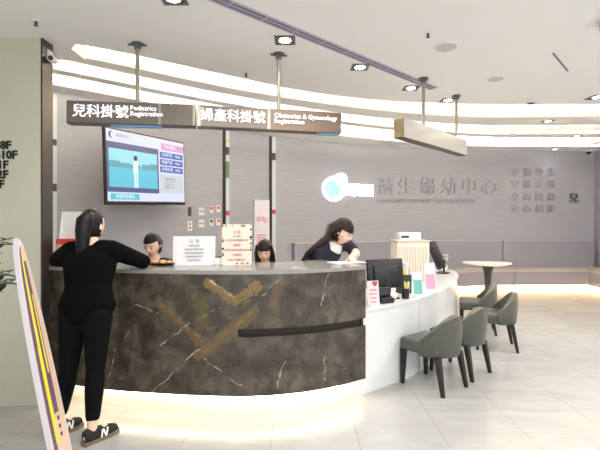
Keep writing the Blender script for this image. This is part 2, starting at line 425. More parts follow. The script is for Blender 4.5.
counter = thing('reception_counter', 'curved reception counter faced in dark veined marble with lit white toe kick', 'counter', (0,0,0))
def marble_panel(pieces, name, m, parent):
    """pieces: (i0, i1, z0, z1, outer offset, inner offset) along the counter path, with UVs in metres"""
    bm = bmesh.new(); uvl = bm.loops.layers.uv.new('UVMap')
    for i0, i1, z0, z1, oa, ob in pieces:
        A, B = offset(CP, oa), offset(CP, ob); q = []
        for i in range(i0, i1+1):
            q.append([bm.verts.new((P.x, P.y, z)) for P, z in ((A[i], z0), (B[i], z0), (B[i], z1), (A[i], z1))])
        def face(vs, uvs):
            f = bm.faces.new(vs)
            for lp, u in zip(f.loops, uvs): lp[uvl].uv = u
        zz = (z0, z0-.05, z1+.05, z1)
        for k in range(len(q)-1):
            for j in range(4):
                j2 = (j+1) % 4
                za, zb = (zz[j], zz[j2]) if j != 3 else (z1, z0)
                face([q[k][j], q[k][j2], q[k+1][j2], q[k+1][j]], [(CL[i0+k], za), (CL[i0+k], zb), (CL[i0+k+1], zb), (CL[i0+k+1], za)])
        face(q[0][::-1], [(CL[i0]-(.05 if j in (1,2) else 0), zz[j]) for j in range(4)][::-1])
        face(q[-1], [(CL[i1]+(.05 if j in (1,2) else 0), zz[j]) for j in range(4)])
    bmesh.ops.recalc_face_normals(bm, faces=bm.faces[:])
    me = bpy.data.meshes.new(name); bm.to_mesh(me); bm.free(); me.materials.append(m)
    o = bpy.data.objects.new(name, me); C.objects.link(o); o.parent = parent; return o
NI = len(CP)-1
ig = min(range(len(CP)), key=lambda i: abs(300+F*CP[i].x/CP[i].y-238))
GZ0, GZ1 = .622, .684
marble_panel([(0, NI, .17, GZ0, 0, .04), (0, NI, GZ1, 1.1, 0, .04), (0, ig, GZ0, GZ1, 0, .04)], 'front_panel', M['marble'], counter)
g = MB(); g.band(offset(CP, .042)[ig:], offset(CP, .06)[ig:], GZ0-.02, GZ1+.02); g.build('groove', M['groove'], counter)
g = MB(); g.band(offset(CP, -.008), offset(CP, .64), 1.1, 1.13); g.build('counter_top', M['counter_top'], counter)
g = MB(); g.band(offset(CP, .6), offset(CP, .63), .0, 1.1); g.build('back_panel', M['white_matt'], counter)
g = MB(); g.band(offset(CP, .1), offset(CP, .13), 0, .17); g.band(offset(CP, .1), offset(CP, .62), .17, .19); g.build('toe_kick', M['toe'], counter)
g = MB(); g.band(offset(CP, .04), offset(CP, .06), .150, .168); g.build('led_strip', M['led_toe'], counter)
eA, eB = offset(CP, .03)[-1], offset(CP, .62)[-1]; g = MB(); d = (CP[-1]-CP[-2]).normalized()*.02
g.band([eA-d, eA], [eB-d, eB], .19, 1.1); g.build('end_panel', M['dark_trim'], counter)

# ------------------------------------------------------------------ white consultation desk
DP = resample(catmull([(.5,3.56),(.585,3.63),(.85,3.83),(1.12,4.06),(1.53,4.56),(1.85,5.05),(2.08,5.5),(2.3,6.05),(2.4,6.5),(2.34,6.83),(2.08,6.98)], 10), .04)
DP = [p for p in DP if p.x > .515 or p.y > 4]
desk = thing('consultation_desk', 'curved white lacquered consultation desk joined to the marble counter', 'desk')
# plan of the top: front edge and an inner edge
inner = resample(catmull([(.24,4.12),(.5,4.42),(.9,4.95),(1.25,5.5),(1.5,6.0),(1.62,6.5),(1.75,6.85),(1.95,7.02)], 8), .05)
A, B = same(DP, inner, 80)
g = MB(); g.band(A, B, .715, .74); g.build('desk_top', M['desk'], desk)
g = MB(); g.smooth = True; g.band(offset(DP, .015), offset(DP, .045), 0, .715); g.build('front_panel', M['desk'], desk, smooth=40)
g = MB(); g.band(B[4:-4], offset(B[4:-4], -.03), 0, .715); g.build('back_panel', M['desk'], desk)
M['pale_joint'] = mat('pale_joint',(200,200,202),.5)
for k in (22, 44):
    pa, pb = DP[k], DP[k+1]; q = offset([pa, pb], .013); n_ = (pb-pa).normalized()*.004
    g = MB(); g.band([q[0]-n_, q[0]+n_], [q[0]-n_+Vector((-.01,.01,0)), q[0]+n_+Vector((-.01,.01,0))], 0.005, .71); g.build('panel_joint', M['pale_joint'], desk)

# ------------------------------------------------------------------ bench along the back wall
BW = resample([p for p in WALL if 300+F*p.x/p.y > 289 and p.x < 7.1], .1)
def bench_piece(label, P, seam_end):
    t = thing('banquette', label, 'bench', (0,0,0), 0, 'upholstered wall benches')
    A = offset(P, -.005)
    b = MB(); b.smooth = True; b.band(offset(P, -.12), A, .40, 1.06); b.build('backrest', M['bench'], t, smooth=40)
    b = MB(); b.band(offset(P, -.128), A, 1.06, 1.075); b.build('back_cap', M['bench_seat'], t)
    b = MB(); b.band(offset(P, -.64), offset(P, -.12), .39, .43); b.build('seat', M['bench_seat'], t)
    b = MB(); b.band(offset(P, -.63), offset(P, -.57), .08, .39); b.build('seat_front', M['bench'], t)
    b = MB(); b.band(offset(P, -.48), offset(P, -.45), 0, .39); b.build('plinth', M['toe'], t)
    b = MB(); b.band(offset(P, -.55), offset(P, -.53), .055, .075); b.build('led_strip', M['led_bench'], t)
    return t
split = next(i for i, p in enumerate(BW) if 300+F*p.x/p.y > 498)
cor = next(i for i, p in enumerate(BW) if p.x > 6.46)
bench_piece('mauve grey wall bench running behind the counter to the backrest seam', BW[:split+1], True)
gp = [BW[split]+(BW[split+1]-BW[split]).normalized()*.025]+BW[split+1:]
bench_piece('mauve grey wall bench under the four line slogan on the wall', [p for p in gp if p.x < 6.99], False)
ret = thing('banquette', 'side wing of the grey bench turning along the right wall', 'bench', (0,0,0), 0, 'upholstered wall benches')
yb = min(p.y for p in BW if p.x > 6)-.66
b = MB(); b.box(7.0, 7.115, 4.6, yb-.02, .4, 1.06); b.build('backrest', M['bench'], ret)
b = MB(); b.box(6.42, 7.0, 4.6, yb-.02, .39, .43); b.build('seat', M['bench_seat'], ret)
b = MB(); b.box(6.43, 6.49, 4.62, yb-.02, .08, .39); b.build('seat_front', M['bench'], ret)
b = MB(); b.box(6.58, 6.61, 4.62, yb-.02, 0, .39); b.build('plinth', M['toe'], ret)
b = MB(); b.box(6.5, 6.52, 4.62, yb-.02, .055, .075); b.build('led_strip', M['led_bench'], ret)

# ------------------------------------------------------------------ round-cornered table
t = thing('side_table', 'white rounded triangular table on a dark flared pedestal by the bench', 'table', (3.5,7.75,0))
poly = []
for k in range(72):
    a = 2*PI*k/72; r = .37*(1+.12*math.cos(3*(a-PI*.1))); poly.append((r*1.12*math.cos(a), r*math.sin(a)))
b = MB(); b.prism(poly, .715, .74); b.build('table_top', M['white_matt'], t, smooth=40)
b = MB(); b.tube([(0,0,z) for z in (.02,.05,.2,.4,.56,.67,.715)], [.2,.1,.06,.055,.07,.1,.15], 24); b.build('pedestal', M['dark_grey'], t, smooth=50)
b = MB(); b.cyl(0,0,0,.02,.24,.23,32); b.build('base', M['dark_grey'], t, smooth=40)

# ------------------------------------------------------------------ tub chairs
def make_chair():
    t = thing('tub_chair', '', 'chair', (0,0,0), 0, 'grey tub chairs at the desk')
    s = MB(); s.rbox(-.2, .2, -.17, .225, .315, .43, .028); s.build('seat', M['chair'], t, smooth=50)
    b = MB(); b.smooth = True; n, rows = 32, 7; ro, th = .232, .05
    grid = {}
    for i in range(n+1):
        a = math.radians(-86+172*i/n); c = math.cos(a)
        top = .44+.235*max(0, .5+.5*math.cos(min(PI, abs(a)*2.0)))**.6
        for j in range(rows+1):
            f = j/rows; z = .315+(top-.315)*f; fl = .012*math.sin(f*PI)+.02*f*max(0, c)
            for side, rr in (('o', ro+fl), ('i', ro-th+fl*.6)):
                y = -rr*c*1.02-.0 if c > 0 else -rr*c*1.35
                x = rr*math.sin(a) if c > 0 else math.copysign(rr, a)*(1-.04*c)
                grid[side, i, j] = b.bm.verts.new((x, y, z))
    for i in range(n):
        for j in range(rows):
            b._f([grid['o',i,j], grid['o',i+1,j], grid['o',i+1,j+1], grid['o',i,j+1]]); b._f([grid['i',i,j], grid['i',i,j+1], grid['i',i+1,j+1], grid['i',i+1,j]])
        b._f([grid['o',i,rows], grid['o',i+1,rows], grid['i',i+1,rows], grid['i',i,rows]]); b._f([grid['o',i,0], grid['i',i,0], grid['i',i+1,0], grid['o',i+1,0]])
    for i in (0, n):
        for j in range(rows): b._f([grid['o',i,j], grid['o',i,j+1], grid['i',i,j+1], grid['i',i,j]])
    b.build('backrest', M['chair'], t, smooth=60)
    for sx, sy in ((-1,1),(1,1),(-1,-1),(1,-1)):
        l = MB(); x0, y0 = sx*.172, (.195 if sy > 0 else -.165); x1, y1 = sx*.185, (.2 if sy > 0 else -.225)
        w0, w1 = .024, .014
        va = [l.bm.verts.new((x0+dx*w0, y0+dy*w0, .32)) for dx, dy in ((-1,-1),(1,-1),(1,1),(-1,1))]
        vb = [l.bm.verts.new((x1+dx*w1, y1+dy*w1, 0)) for dx, dy in ((-1,-1),(1,-1),(1,1),(-1,1))]
        for i in range(4): l._f([va[i], va[(i+1)%4], vb[(i+1)%4], vb[i]])
        l._f(va); l._f(vb[::-1]); l.build('leg', M['leg'], t)
    return t
ch = make_chair()
spots = [((1.225,3.84), (-.62,.78), 'grey leather tub chair beside the end of the marble counter, fully in view'),
         ((1.605,4.19), (-.66,.75), 'grey leather tub chair overlapped by the front chair at the desk'),
         ((2.43,5.72), (-.94,.34), 'grey leather tub chair in front of the white table pedestal'),
         ((2.33,5.0), (-.95,.3), 'grey leather tub chair standing furthest from the white desk on the open floor')]
for i, (p, d, lb) in enumerate(spots):
    rz = math.atan2(d[1], d[0])-PI/2
    if i == 0: ch.location = (*p, 0); ch.rotation_euler = (0,0,rz); ch['label'] = lb
    else: copy_tree(ch, (*p, 0), rz, lb)

# ------------------------------------------------------------------ ceiling fittings
def downlight(px, py, z, label, s=.17, power=None):
    p = on_plane(px, py, z); t = thing('downlight', label, 'downlight', (p.x, p.y, z), 0, 'square recessed downlights')
    b = MB(); h = s/2
    for x0, x1, y0, y1 in ((-h,h,-h,-h*.72),(-h,h,h*.72,h),(-h,-h*.72,-h*.72,h*.72),(h*.72,h,-h*.72,h*.72)): b.box(x0,x1,y0,y1,-.006,.0)
    b.build('frame', M['frame_grey'], t)
    b = MB(); b.box(-h*.72,h*.72,-h*.72,h*.72,-.003,0); b.build('reflector', M['dark_grey'], t)
    b = MB(); b.cyl(0,0,-.007,-.003,h*.58,None,24); b.build('lens', M['lens'], t)
    l = bpy.data.lights.new('downlight_beam', 'SPOT'); l.energy = SPOT if power is None else power; l.spot_size = 2.3; l.spot_blend = .8; l.shadow_soft_size = .06; l.color = (1,.97,.93)
    lo = bpy.data.objects.new('downlight_beam', l); C.objects.link(lo); lo.parent = t; lo.location = (0,0,-.03)
downlight(285,40,Z0,'square downlight directly above the pole of the gynecology sign')
downlight(360,67,Z0,'square downlight beside the linear air vent, between the two sign groups')
downlight(411,88,Z0,'square downlight just left of the glossy sign\'s nearer pole')
downlight(448,100,Z0,'square downlight between the two poles of the end-on hanging sign')
downlight(173,-2,Z0,'square downlight cut by the top edge above the pediatrics sign')
downlight(548,121,Z1,'square downlight in the first curved ceiling plate', .15, 20)
downlight(577,135.8,Z2,'square downlight in the middle curved ceiling plate', .15, 20)
downlight(555,149.2,Z3,'square downlight in the last ceiling plate above the slogan', .15, 5)
downlight(598,97,Z0,'square downlight on the main ceiling by the right edge', .2)
def ceil_disc(px, py, r, name, label, cat, m, h=.012, grp=None):
    p = on_plane(px, py, Z0); t = thing(name, label, cat, (p.x,p.y,Z0), 0, grp)
    b = MB(); b.tube([(0,0,0),(0,0,-h),(0,0,-h)], [r, r*.97, r*.85], 32); b.build('rim', M['white_matt'], t, smooth=40)
    b = MB(); b.cyl(0,0,-h-.004,-h,r*.84,r*.84,32); b.build('grille', m, t)
M['speaker'] = mat('speaker_cloth', (206,204,202), .8)
ceil_disc(446,46,.1,'ceiling_speaker','larger round white ceiling speaker above the slanting slot','speaker',M['speaker'],grp='ceiling speakers')
ceil_disc(496,78,.085,'ceiling_speaker','smaller round ceiling speaker near the first light band','speaker',M['speaker'],grp='ceiling speakers')
ceil_disc(531,101,.05,'smoke_detector','small round smoke detector at the edge of the first light band','smoke detector',M['dark_grey'],.03)
for px, py, lb in ((428,33,'tiny dark sprinkler head beside the larger ceiling speaker'), (246,73,'tiny dark sprinkler head over the gynecology sign near the light band'), (36,21,'tiny dark sprinkler head above the sage wall')):
    p = on_plane(px, py, Z0); t = thing('sprinkler', lb, 'sprinkler', (p.x,p.y,Z0), 0, 'ceiling sprinkler heads')
    b = MB(); b.cyl(0,0,-.006,0,.03,None,20); b.build('escutcheon', M['white_matt'], t, smooth=40)
    b = MB(); b.tube([(0,0,-.006),(0,0,-.03),(0,0,-.034)], [.011,.008,.018], 12); b.build('nozzle', M['dark_grey'], t)
# linear air diffuser
pa, pb = on_plane(143,-32,Z0), on_plane(434,88.5,Z0); d = pb-pa; ln = d.length; a = math.atan2(d.y, d.x)
t = thing('linear_air_vent', 'long lavender slatted air vent slot crossing the ceiling', 'vent', (pa.x,pa.y,Z0), a)
b = MB(); b.box(0,ln,-.055,.055,-.004,0); b.build('frame', M['vent'], t)
for k in range(2):
    b = MB(); y = -.022+.044*k; b.box(.01,ln-.01,y-.014,y+.014,-.006,-.003); b.build('slot', M['vent_gap'], t)
for k in range(1, int(ln/.3)):
    b = MB(); b.box(k*.3-.004,k*.3+.004,-.05,.05,-.0075,-.003); b.build('cross_bar', M['vent'], t)
pa, pb = on_plane(553,53,Z0), on_plane(568,71,Z0); d = pb-pa; a = math.atan2(d.y, d.x)
b = MB(); b.box(0,d.length,-.008,.008,-.004,0); o = b.build('ceiling_slot', M['vent_gap']); o.location = (pa.x,pa.y,Z0); o.rotation_euler = (0,0,a); tag(o,'short thin dark slot cut slantwise in the ceiling','slot')
# round ceiling trim at the upper right and its spotlight
ring = [Vector((3.79+1.82*math.cos(x), 2.0+1.82*math.sin(x), 0)) for x in np.linspace(math.radians(95), math.radians(200), 50)]
b = MB(); b.band(ring, offset(ring, -.05), Z0-.03, Z0); tag(b.build('trim_5', M['vent']), kind='structure')
p = on_plane(604,22,Z0); t = thing('spotlight', 'silver spotlight on the round ceiling trim at upper right', 'spotlight', (p.x,p.y,Z0))
b = MB(); b.cyl(0,0,-.03,0,.025,None,16); b.build('mount', M['steel'], t, smooth=40)
b = MB(); b.tube([(-.03,-.05,-.05),(.03,.03,-.07)], [.035,.03], 16); b.build('lamp_head', M['steel'], t, smooth=40)
# cameras
pw, dd, nn, aa = wall_at_px(586)
t = thing('dome_camera', 'black dome camera under the last ceiling plate by the slogan', 'camera', (pw.x, pw.y-.1, Z3))
b = MB(); b.cyl(0,0,-.03,0,.075,None,24); b.build('housing', M['white_matt'], t, smooth=40)
b = MB(); b.ball((0,0,-.03),.058,.058,.06,16); b.build('dome', M['black'], t, smooth=60)
t = thing('wall_camera', 'small white security camera on bracket at top of the dark pillar trim', 'camera', (-2.098,3.48,2.9))
b = MB(); b.box(0,.012,-.03,.03,-.03,.03); b.tube([(.01,0,0),(.04,0,-.03)],.01,8); b.build('bracket', M['white_matt'], t)
b = MB(); b.tube([(.03,.03,-.04),(.06,-.08,-.06)],.028,14); b.build('camera_body', M['white'], t, smooth=40)
b = MB(); b.tube([(.06,-.08,-.06),(.063,-.09,-.062)],.02,14); b.build('lens', M['black'], t, smooth=40)

# ------------------------------------------------------------------ hanging signs
M['sign'] = mat('taupe_sign_metal', (122,112,104), .3, .35)
M['sign_right'] = mat('bronze_sign_metal', (132,112,96), .3, .4)
M['sign_glare'] = mat('pale_glare_sign', (214,208,200), .12, .1)  # glare on the sign face put in as a pale colour
M['sign_end'] = mat('brass_sign_end', (150,132,100), .35, .4)
def hang_sign(label, pA, pB, pole_xs, z0=2.31, z1=2.49, th=.1, face=None):
    d = Vector(pB)-Vector(pA); ln = d.length; a = math.atan2(d.y, d.x)
    t = thing('hanging_sign', label, 'sign', (*pA, 0), a, 'ceiling hung signs')
    b = MB(); b.rbox(0, ln, 0, th, z0, z1, .004, seg=1); b.build('sign_box', face or M['sign'], t)
    b = MB(); b.box(0, ln, .005, th-.005, z0-.006, z0); b.build('bottom_edge', M['dark_trim'], t)
    for x in pole_xs:
        b = MB(); b.cyl(x, th/2, z1, Z0-.01, .017, None, 16); b.build('pole', M['steel'], t, smooth=40)
        b = MB(); b.cyl(x, th/2, Z0-.012, Z0, .05, None, 20); b.box(x-.075,x+.075,th/2-.012,th/2+.012,Z0-.018,Z0-.01); b.cyl(x, th/2, Z0-.05, Z0-.012, .026, None, 16); b.build('ceiling_mount', M['frame_grey'], t, smooth=40)
    return t, ln
s1, ln = hang_sign('hanging sign reading Pediatrics Registration in white lettering', (-1.90,3.38), (-.885,3.50), [.545])
text_obj('兒科掛號', .112, 'chinese_lettering', M['sign_text'], s1, .004, (.045,-.004,2.402), bold=.0006, spacing=.98)
text_obj('Pediatrics\nRegistration', .054, 'english_lettering', M['sign_text'], s1, .003, (.5,-.004,2.418), bold=.0003, line=.85)
for x in (.735, ln-.008):  # steel bands stand in for bright reflection streaks on the sign
    b = MB(); b.box(x-.009,x+.009,-.003,.1,2.311,2.489); b.build('reflection_band', M['steel'], s1)
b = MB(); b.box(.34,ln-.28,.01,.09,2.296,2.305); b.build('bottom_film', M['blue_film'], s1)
s2, ln = hang_sign('hanging sign reading Obstetrics & Gynecology Registration', (-.862,3.505), (.373,3.78), [.7], face=M['sign'])
text_obj('婦產科掛號', .112, 'chinese_lettering', M['sign_text'], s2, .004, (.02,-.004,2.402), bold=.0006, spacing=.98)
b = MB(); b.box(.62,ln+.001,-.002,.1005,2.3095,2.4905); b.build('bronze_panel', M['sign_right'], s2)
text_obj('Obstetrics & Gynecology\nRegistration', .056, 'english_lettering', M['sign_text'], s2, .004, (.65,-.006,2.41), bold=.0003, line=.85)
for x in (.01, .605):  # reflected streaks shaped as pale steel strips here too
    b = MB(); b.box(x-.014,x+.014,-.003,.1,2.311,2.489); b.build('reflection_band', M['steel'], s2)
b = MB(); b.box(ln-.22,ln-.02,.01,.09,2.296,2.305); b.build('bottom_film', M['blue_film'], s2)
s3, ln = hang_sign('sign hung end-on over the desk, face coloured pale with glare, lettering lost', (.99,3.95), (2.02,5.03), [.49,1.31], face=M['sign_glare'], th=.11)
b = MB(); b.box(-.004,.0,0,.11,2.31,2.49); b.build('end_cap', M['sign_end'], s3)

# ------------------------------------------------------------------ television
tl = Vector((-2.40,5.13,0)); trr = Vector((-1.80,6.5,0)); d = trr-tl; tw = d.length; a = math.atan2(d.y, d.x); thh = .97
cz = 2.225
tv = thing('television', 'large flat television on swivel bracket showing a queue screen', 'television', ((tl.x+trr.x)/2,(tl.y+trr.y)/2,cz), rot=Euler((0,math.radians(-2.0),a)))
b = MB(); b.rbox(-tw/2,tw/2,0,.05,-thh/2,thh/2,.006,seg=1); b.build('casing', M['black'], tv)
b = MB()
b.box(-.15,.15,.05,.08,-.15,.15); b.tube([(0,.08,0),(.2,.33,0)],.03,10); b.build('wall_bracket', M['black'], tv)
def em(name, rgb, e=.95): 
    m = mat(name, (0,0,0), .3); bb = m.node_tree.nodes['Principled BSDF']; bb.inputs['Emission Color'].default_value = (*lin(rgb),1); bb.inputs['Emission Strength'].default_value = e; return m
sm = [em('screen_white',(214,218,240)), em('screen_dark',(84,90,128)), em('screen_water',(96,190,214)), em('screen_sky',(150,216,228)), em('screen_hill',(98,160,176)), em('screen_figure',(214,230,236)),
      em('screen_blue',(56,92,176)), em('screen_pink',(206,150,196)), em('screen_teal',(70,190,206)), em('screen_pale',(196,204,206)), em('screen_navy',(40,40,90)), em('screen_black',(30,36,50))]
sb = MB(); X0, X1, Zb, Zt = -tw/2+.02, tw/2-.02, -thh/2+.045, thh/2-.02
def sr(u0, u1, v0, v1, mi, lay):   # fractions of the screen, v from the top
    sb.mi = mi; y = -.001-.0006*lay
    sb.quad((X0+u0*(X1-X0), y, Zt-v1*(Zt-Zb)), (X0+u1*(X1-X0), y, Zt-v1*(Zt-Zb)), (X0+u1*(X1-X0), y, Zt-v0*(Zt-Zb)), (X0+u0*(X1-X0), y, Zt-v0*(Zt-Zb)))
sr(0,1,0,1,0,0); sr(.0,.62,.17,.87,1,1); sr(.02,.6,.26,.8,2,2); sr(.02,.6,.26,.48,3,3)
for u0, u1, v0 in ((.02,.14,.43),(.14,.26,.45),(.26,.38,.46),(.4,.5,.44),(.5,.6,.42)): sr(u0,u1,v0,.52,4,4)
sr(.29,.35,.4,.58,5,5); sr(.30,.325,.58,.8,5,5); sr(.33,.348,.58,.8,5,5); sr(.3,.34,.33,.4,11,6)
sr(.66,1,.06,.17,7,1)
for v0 in (.2,.315,.43): sr(.64,.98,v0,v0+.095,6,1)
sr(.64,.98,.56,.86,9,1); sr(.03,.36,.89,.975,8,1)
sb.mi = 10
cc = Vector((X0+.055*(X1-X0), -.003, Zt-.075*(Zt-Zb)))
outer = [cc+Vector((.045*math.cos(x),0,.045*math.sin(x))) for x in np.linspace(math.radians(60), math.radians(300), 14)]
inn = [cc+Vector((.018+.036*math.cos(x),0,.04*math.sin(x))) for x in np.linspace(math.radians(75), math.radians(285), 14)]
for i in range(13): sb.quad(outer[i], inn[i], inn[i+1], outer[i+1])
sb.build('screen', sm, tv, keep=True)
wt_ = em('screen_text_white',(236,240,250)); gt_ = em('screen_text_grey',(120,124,140))
def st(s, u, v, size, m): text_obj(s, size, 'screen_text', m, tv, .0003, (X0+u*(X1-X0), -.006, Zt-v*(Zt-Zb)))
st('兒科門診   0026',.66,.248,.06,wt_); st('婦產門診   0063',.66,.363,.06,wt_); st('診間叫號   0029',.66,.478,.06,wt_)
st('門診時間',.7,.115,.06,wt_); st('婦幼中心',.1,.075,.055,gt_); st('掛號請至櫃台',.08,.932,.055,wt_)
st('看診時間公告\n上午診 9:00\n下午診 2:30\n夜間診 6:30',.7,.7,.04,gt_)

# ------------------------------------------------------------------ wall plates beside the television
for px, py, w_, h_, kind, lb in ((189.5,211.5,.05,.12,'grey','narrow grey wall controller at the top left of the plates'),
        (189.5,226,.075,.13,'outlet','white wall socket with two dark holes below the grey controller'),
        (201,211.5,.1,.11,'plain','blank white wall plate in the upper row'), (201,223.5,.1,.11,'plain','blank white wall plate in the lower row'),
        (211,209.5,.07,.1,'red','upper white switch with red mark beside the blank plate'), (211,222.5,.07,.1,'blackm','white switch with black mark, only one in its row'),
        (218,209,.07,.1,'red','upper white switch with red mark at the far end'), (218,222,.07,.1,'red','lower white switch with red mark at the far end')):
    p, dd, nn, aa = wall_at_px(px); q = at(px, py, p.y)
    t = thing('wall_plate', lb, 'wall plate', (p.x,p.y,q.z), aa, 'wall plates beside the television')
    w_ *= 1.3; h_ *= 1.25; b = MB(); b.rbox(-w_/2,w_/2,-.014,0,-h_/2,h_/2,.004,seg=1); b.build('plate', M['dark_grey'] if kind == 'grey' else M['white_matt'], t)
    if kind in ('red','blackm'):
        b = MB(); b.box(-w_*.28,w_*.28,-.018,-.013,-.0,h_*.36); b.build('rocker', M['red'] if kind == 'red' else M['black'], t)
    elif kind == 'outlet':
        b = MB(); b.box(-.015,.015,-.016,-.013,.015,.045); b.box(-.015,.015,-.016,-.013,-.045,-.015); b.build('socket', M['black'], t)
    else:
        b = MB(); b.box(-w_*.36,w_*.36,-.017,-.013,-h_*.06,h_*.06); b.build('rocker', M['grey_ink'] if kind == 'plain' else M['black'], t)

# ------------------------------------------------------------------ wall lettering and logo
def wall_frame(px, py):
    p, dd, nn, aa = wall_at_px(px); return p, nn, aa, at(px, py, p.y).z
p, nn, aa, z = wall_frame(437, 190)
tt = thing('wall_lettering', 'silver centre name in six raised characters with a small English line below', 'lettering', (p.x,p.y,0), aa)
def wchar(s, px, py, size, m, root, name, ex=.012):
    p, nn, aa, z = wall_frame(px, py); Mi = root.matrix_basis.inverted() if False else (Matrix.Translation(root.location) @ Matrix.Rotation(root.rotation_euler.z, 4, 'Z')).inverted()
    q = Mi @ Vector((p.x+nn.x*(ex+.002), p.y+nn.y*(ex+.002), z))
    return text_obj(s, size, name, m, root, ex, q, (PI/2,0,aa-root.rotation_euler.z), 'CENTER')
for s, px in zip('菡生婦幼中心', (386,406,427.5,448.5,469,489)): wchar(s, px, 187.5, .43, M['letter'], tt, 'character')
for s, px in zip(('HANSHENG','WOMEN','AND','CHILDREN','CENTER'), (390,410,425,443,466)): wchar(s, px, 201, .13, M['letter'], tt, 'small_lettering', .006)
p, nn, aa, z = wall_frame(535, 190)
tt = thing('wall_slogan', 'four faint silver lines of raised characters with one dark character at right', 'lettering', (p.x,p.y,0), aa)
for row, (py, s) in enumerate(((172.5,'幸福孕生'), (185,'守護主張'), (197.5,'全面照顧‧'), (209.5,'安心相隨'))):
    for k, chh in enumerate(s): wchar(chh, 515+12*k, py, .21, M['letter'], tt, 'character', .008)
wchar('兒', 573.5, 198.5, .25, M['letter_dark'], tt, 'dark_character', .01)
p, nn, aa, z = wall_frame(333, 189)
lg = thing('illuminated_logo', 'glowing white and cyan logo of two discs with a bright bar on the wall', 'logo', (p.x,p.y,z), aa)
k = p.y/F
def disc(x, zz, r, y0, y1, name, m):
    b = MB(); b.tube([(x,y0,zz),(x,y1,zz)], r, 40); b.build(name, m, lg, smooth=40)
disc(0,0,12.5*k,-.06,0,'large_disc',M['logo']); disc(-1.8*k,-.3*k,9*k,-.065,-.05,'disc_face',M['logo_cyan']); disc(8*k,9.5*k,6.6*k,-.075,0,'small_disc',M['logo'])
b = MB()
for j in range(7): 
    x = (9+j*5.3)*k; b.rbox(x, x+6.2*k, -.05, 0, (-6.6+(.5 if j % 2 else 0))*k, (6.0-(.6 if j % 3 == 1 else 0))*k, .012)
b.build('glowing_bar', M['logo'], lg)

# floor directory on the left pillar wall
dr = thing('floor_directory', 'black floor numbers lettered on the sage wall at the far left', 'lettering', (-2.6,3.39,0))
for s, px, py in (('7-8F',11.5,145.5), ('9-10F',17.5,155.2), ('1F',8.5,165.2), ('2F',8.5,174.8), ('B1F',4.5,184.5)):
    q = at(px, py, 3.39); text_obj(s, .092, 'floor_number', M['ink'], dr, .003, (q.x+2.6,-.004,q.z), align='RIGHT', bold=.003)

# ------------------------------------------------------------------ people
def sphere_pt(*a): return Vector(a)
class Body:
    """lofted limbs fused by a voxel remesh into one continuous surface"""
    def __init__(s): s.m = MB()
    def limb(s, pts, r, side=None, n=14):
        s.m.tube(pts, r, n, True, side)
        for p, q in ((pts[0], r[0]), (pts[-1], r[-1])):
            if not isinstance(q, (tuple, list)): s.m.ball(p, q*.99, n=12)
        return s
    def build(s, name, m, parent, vox=.009, smooth=6):
        o = s.m.build(name+'_raw', m)
        md = o.modifiers.new('fuse', 'REMESH'); md.mode = 'VOXEL'; md.voxel_size = vox
        sm_ = o.modifiers.new('smooth', 'SMOOTH'); sm_.factor = .5; sm_.iterations = smooth
        bpy.context.view_layer.update()
        me = bpy.data.meshes.new_from_object(o.evaluated_get(bpy.context.evaluated_depsgraph_get()))
        old = o.data; bpy.data.objects.remove(o); bpy.data.meshes.remove(old)
        me.materials.clear(); me.materials.append(m)
        me.polygons.foreach_set('material_index', [0]*len(me.polygons)); me.polygons.foreach_set('use_smooth', [True]*len(me.polygons))
        o = bpy.data.objects.new(name, me); C.objects.link(o)
        if parent: o.parent = parent
        return o
def hand(b, wrist, d, up, side, s=1.0, curl=.5):
    """palm and five fingers; d: direction, up: back of hand, side: towards thumb"""
    d, up, side = Vector(d).normalized(), Vector(up).normalized(), Vector(side).normalized()
    pc = wrist+d*.085*s
    b.limb([wrist, wrist+d*.03*s, pc], [(.026*s,.018*s),(.036*s,.016*s),(.039*s,.014*s)], side)
    for k, (o, ln) in enumerate(((.028,.066),(.010,.074),(-.009,.069),(-.027,.054))):
        p0 = wrist+d*.07*s+side*o*s; p1 = wrist+d*.09*s+side*o*1.05*s; seg = ln*s; q = [p0, p1]; dd = d.copy()
        for j in range(3):
            dd = (dd-up*curl*.45).normalized(); q.append(q[-1]+dd*seg*(.45,.32,.25)[j])
        b.limb(q, [.0085*s,.0085*s,.008*s,.0075*s,.006*s], side, 8)
    t0 = wrist+d*.025*s+side*.02*s; td = (d*.75+side*.75-up*.25).normalized()
    b.limb([t0, t0+td*.04*s, t0+td*.068*s+d*.012*s, t0+td*.078*s+d*.035*s], [.012*s,.0105*s,.009*s,.0065*s], None, 8)
def head_matrix(c, yaw, pitch, roll=0):
    """local: x right, y forward (face), z up; yaw from +Y towards +X; pitch > 0 looks down"""
    return Matrix.Translation(c) @ Matrix.Rotation(-yaw, 4, 'Z') @ Matrix.Rotation(-pitch, 4, 'X') @ Matrix.Rotation(roll, 4, 'Y')
def head_shape(m, HM, s=1.0):
    t = bmesh.new(); bmesh.ops.create_uvsphere(t, u_segments=40, v_segments=28, radius=1)
    for v in t.verts:
        x, y, z = v.co; X, Y, Z = x*.074, y*.092, z*.113
        if z < 0:
            f = 1-.38*(-z)**1.6; X *= f; Y *= (1-.18*(-z)**2); 
            if y > 0: Y += .012*(-z)*(y)
        if y > .2:
            Y += .022*math.exp(-((x/.16)**2)-((z+.16)/.17)**2)*1.0      # nose
            Y += .006*math.exp(-((x/.3)**2)-((z+.5)/.1)**2)              # lips
            Y -= .008*math.exp(-(((abs(x)-.42)/.2)**2)-((z-.03)/.14)**2) # eye hollows
            Y += .006*math.exp(-((x/.3)**2)-((z+.86)/.15)**2)            # chin
        v.co = HM @ (Vector((X, Y, Z))*s)
    m._merge(t)
    for sx in (-1, 1): m.ball(HM @ (Vector((sx*.074,-.005,-.01))*s), .012*s, .02*s, .03*s, 12, HM.to_3x3())
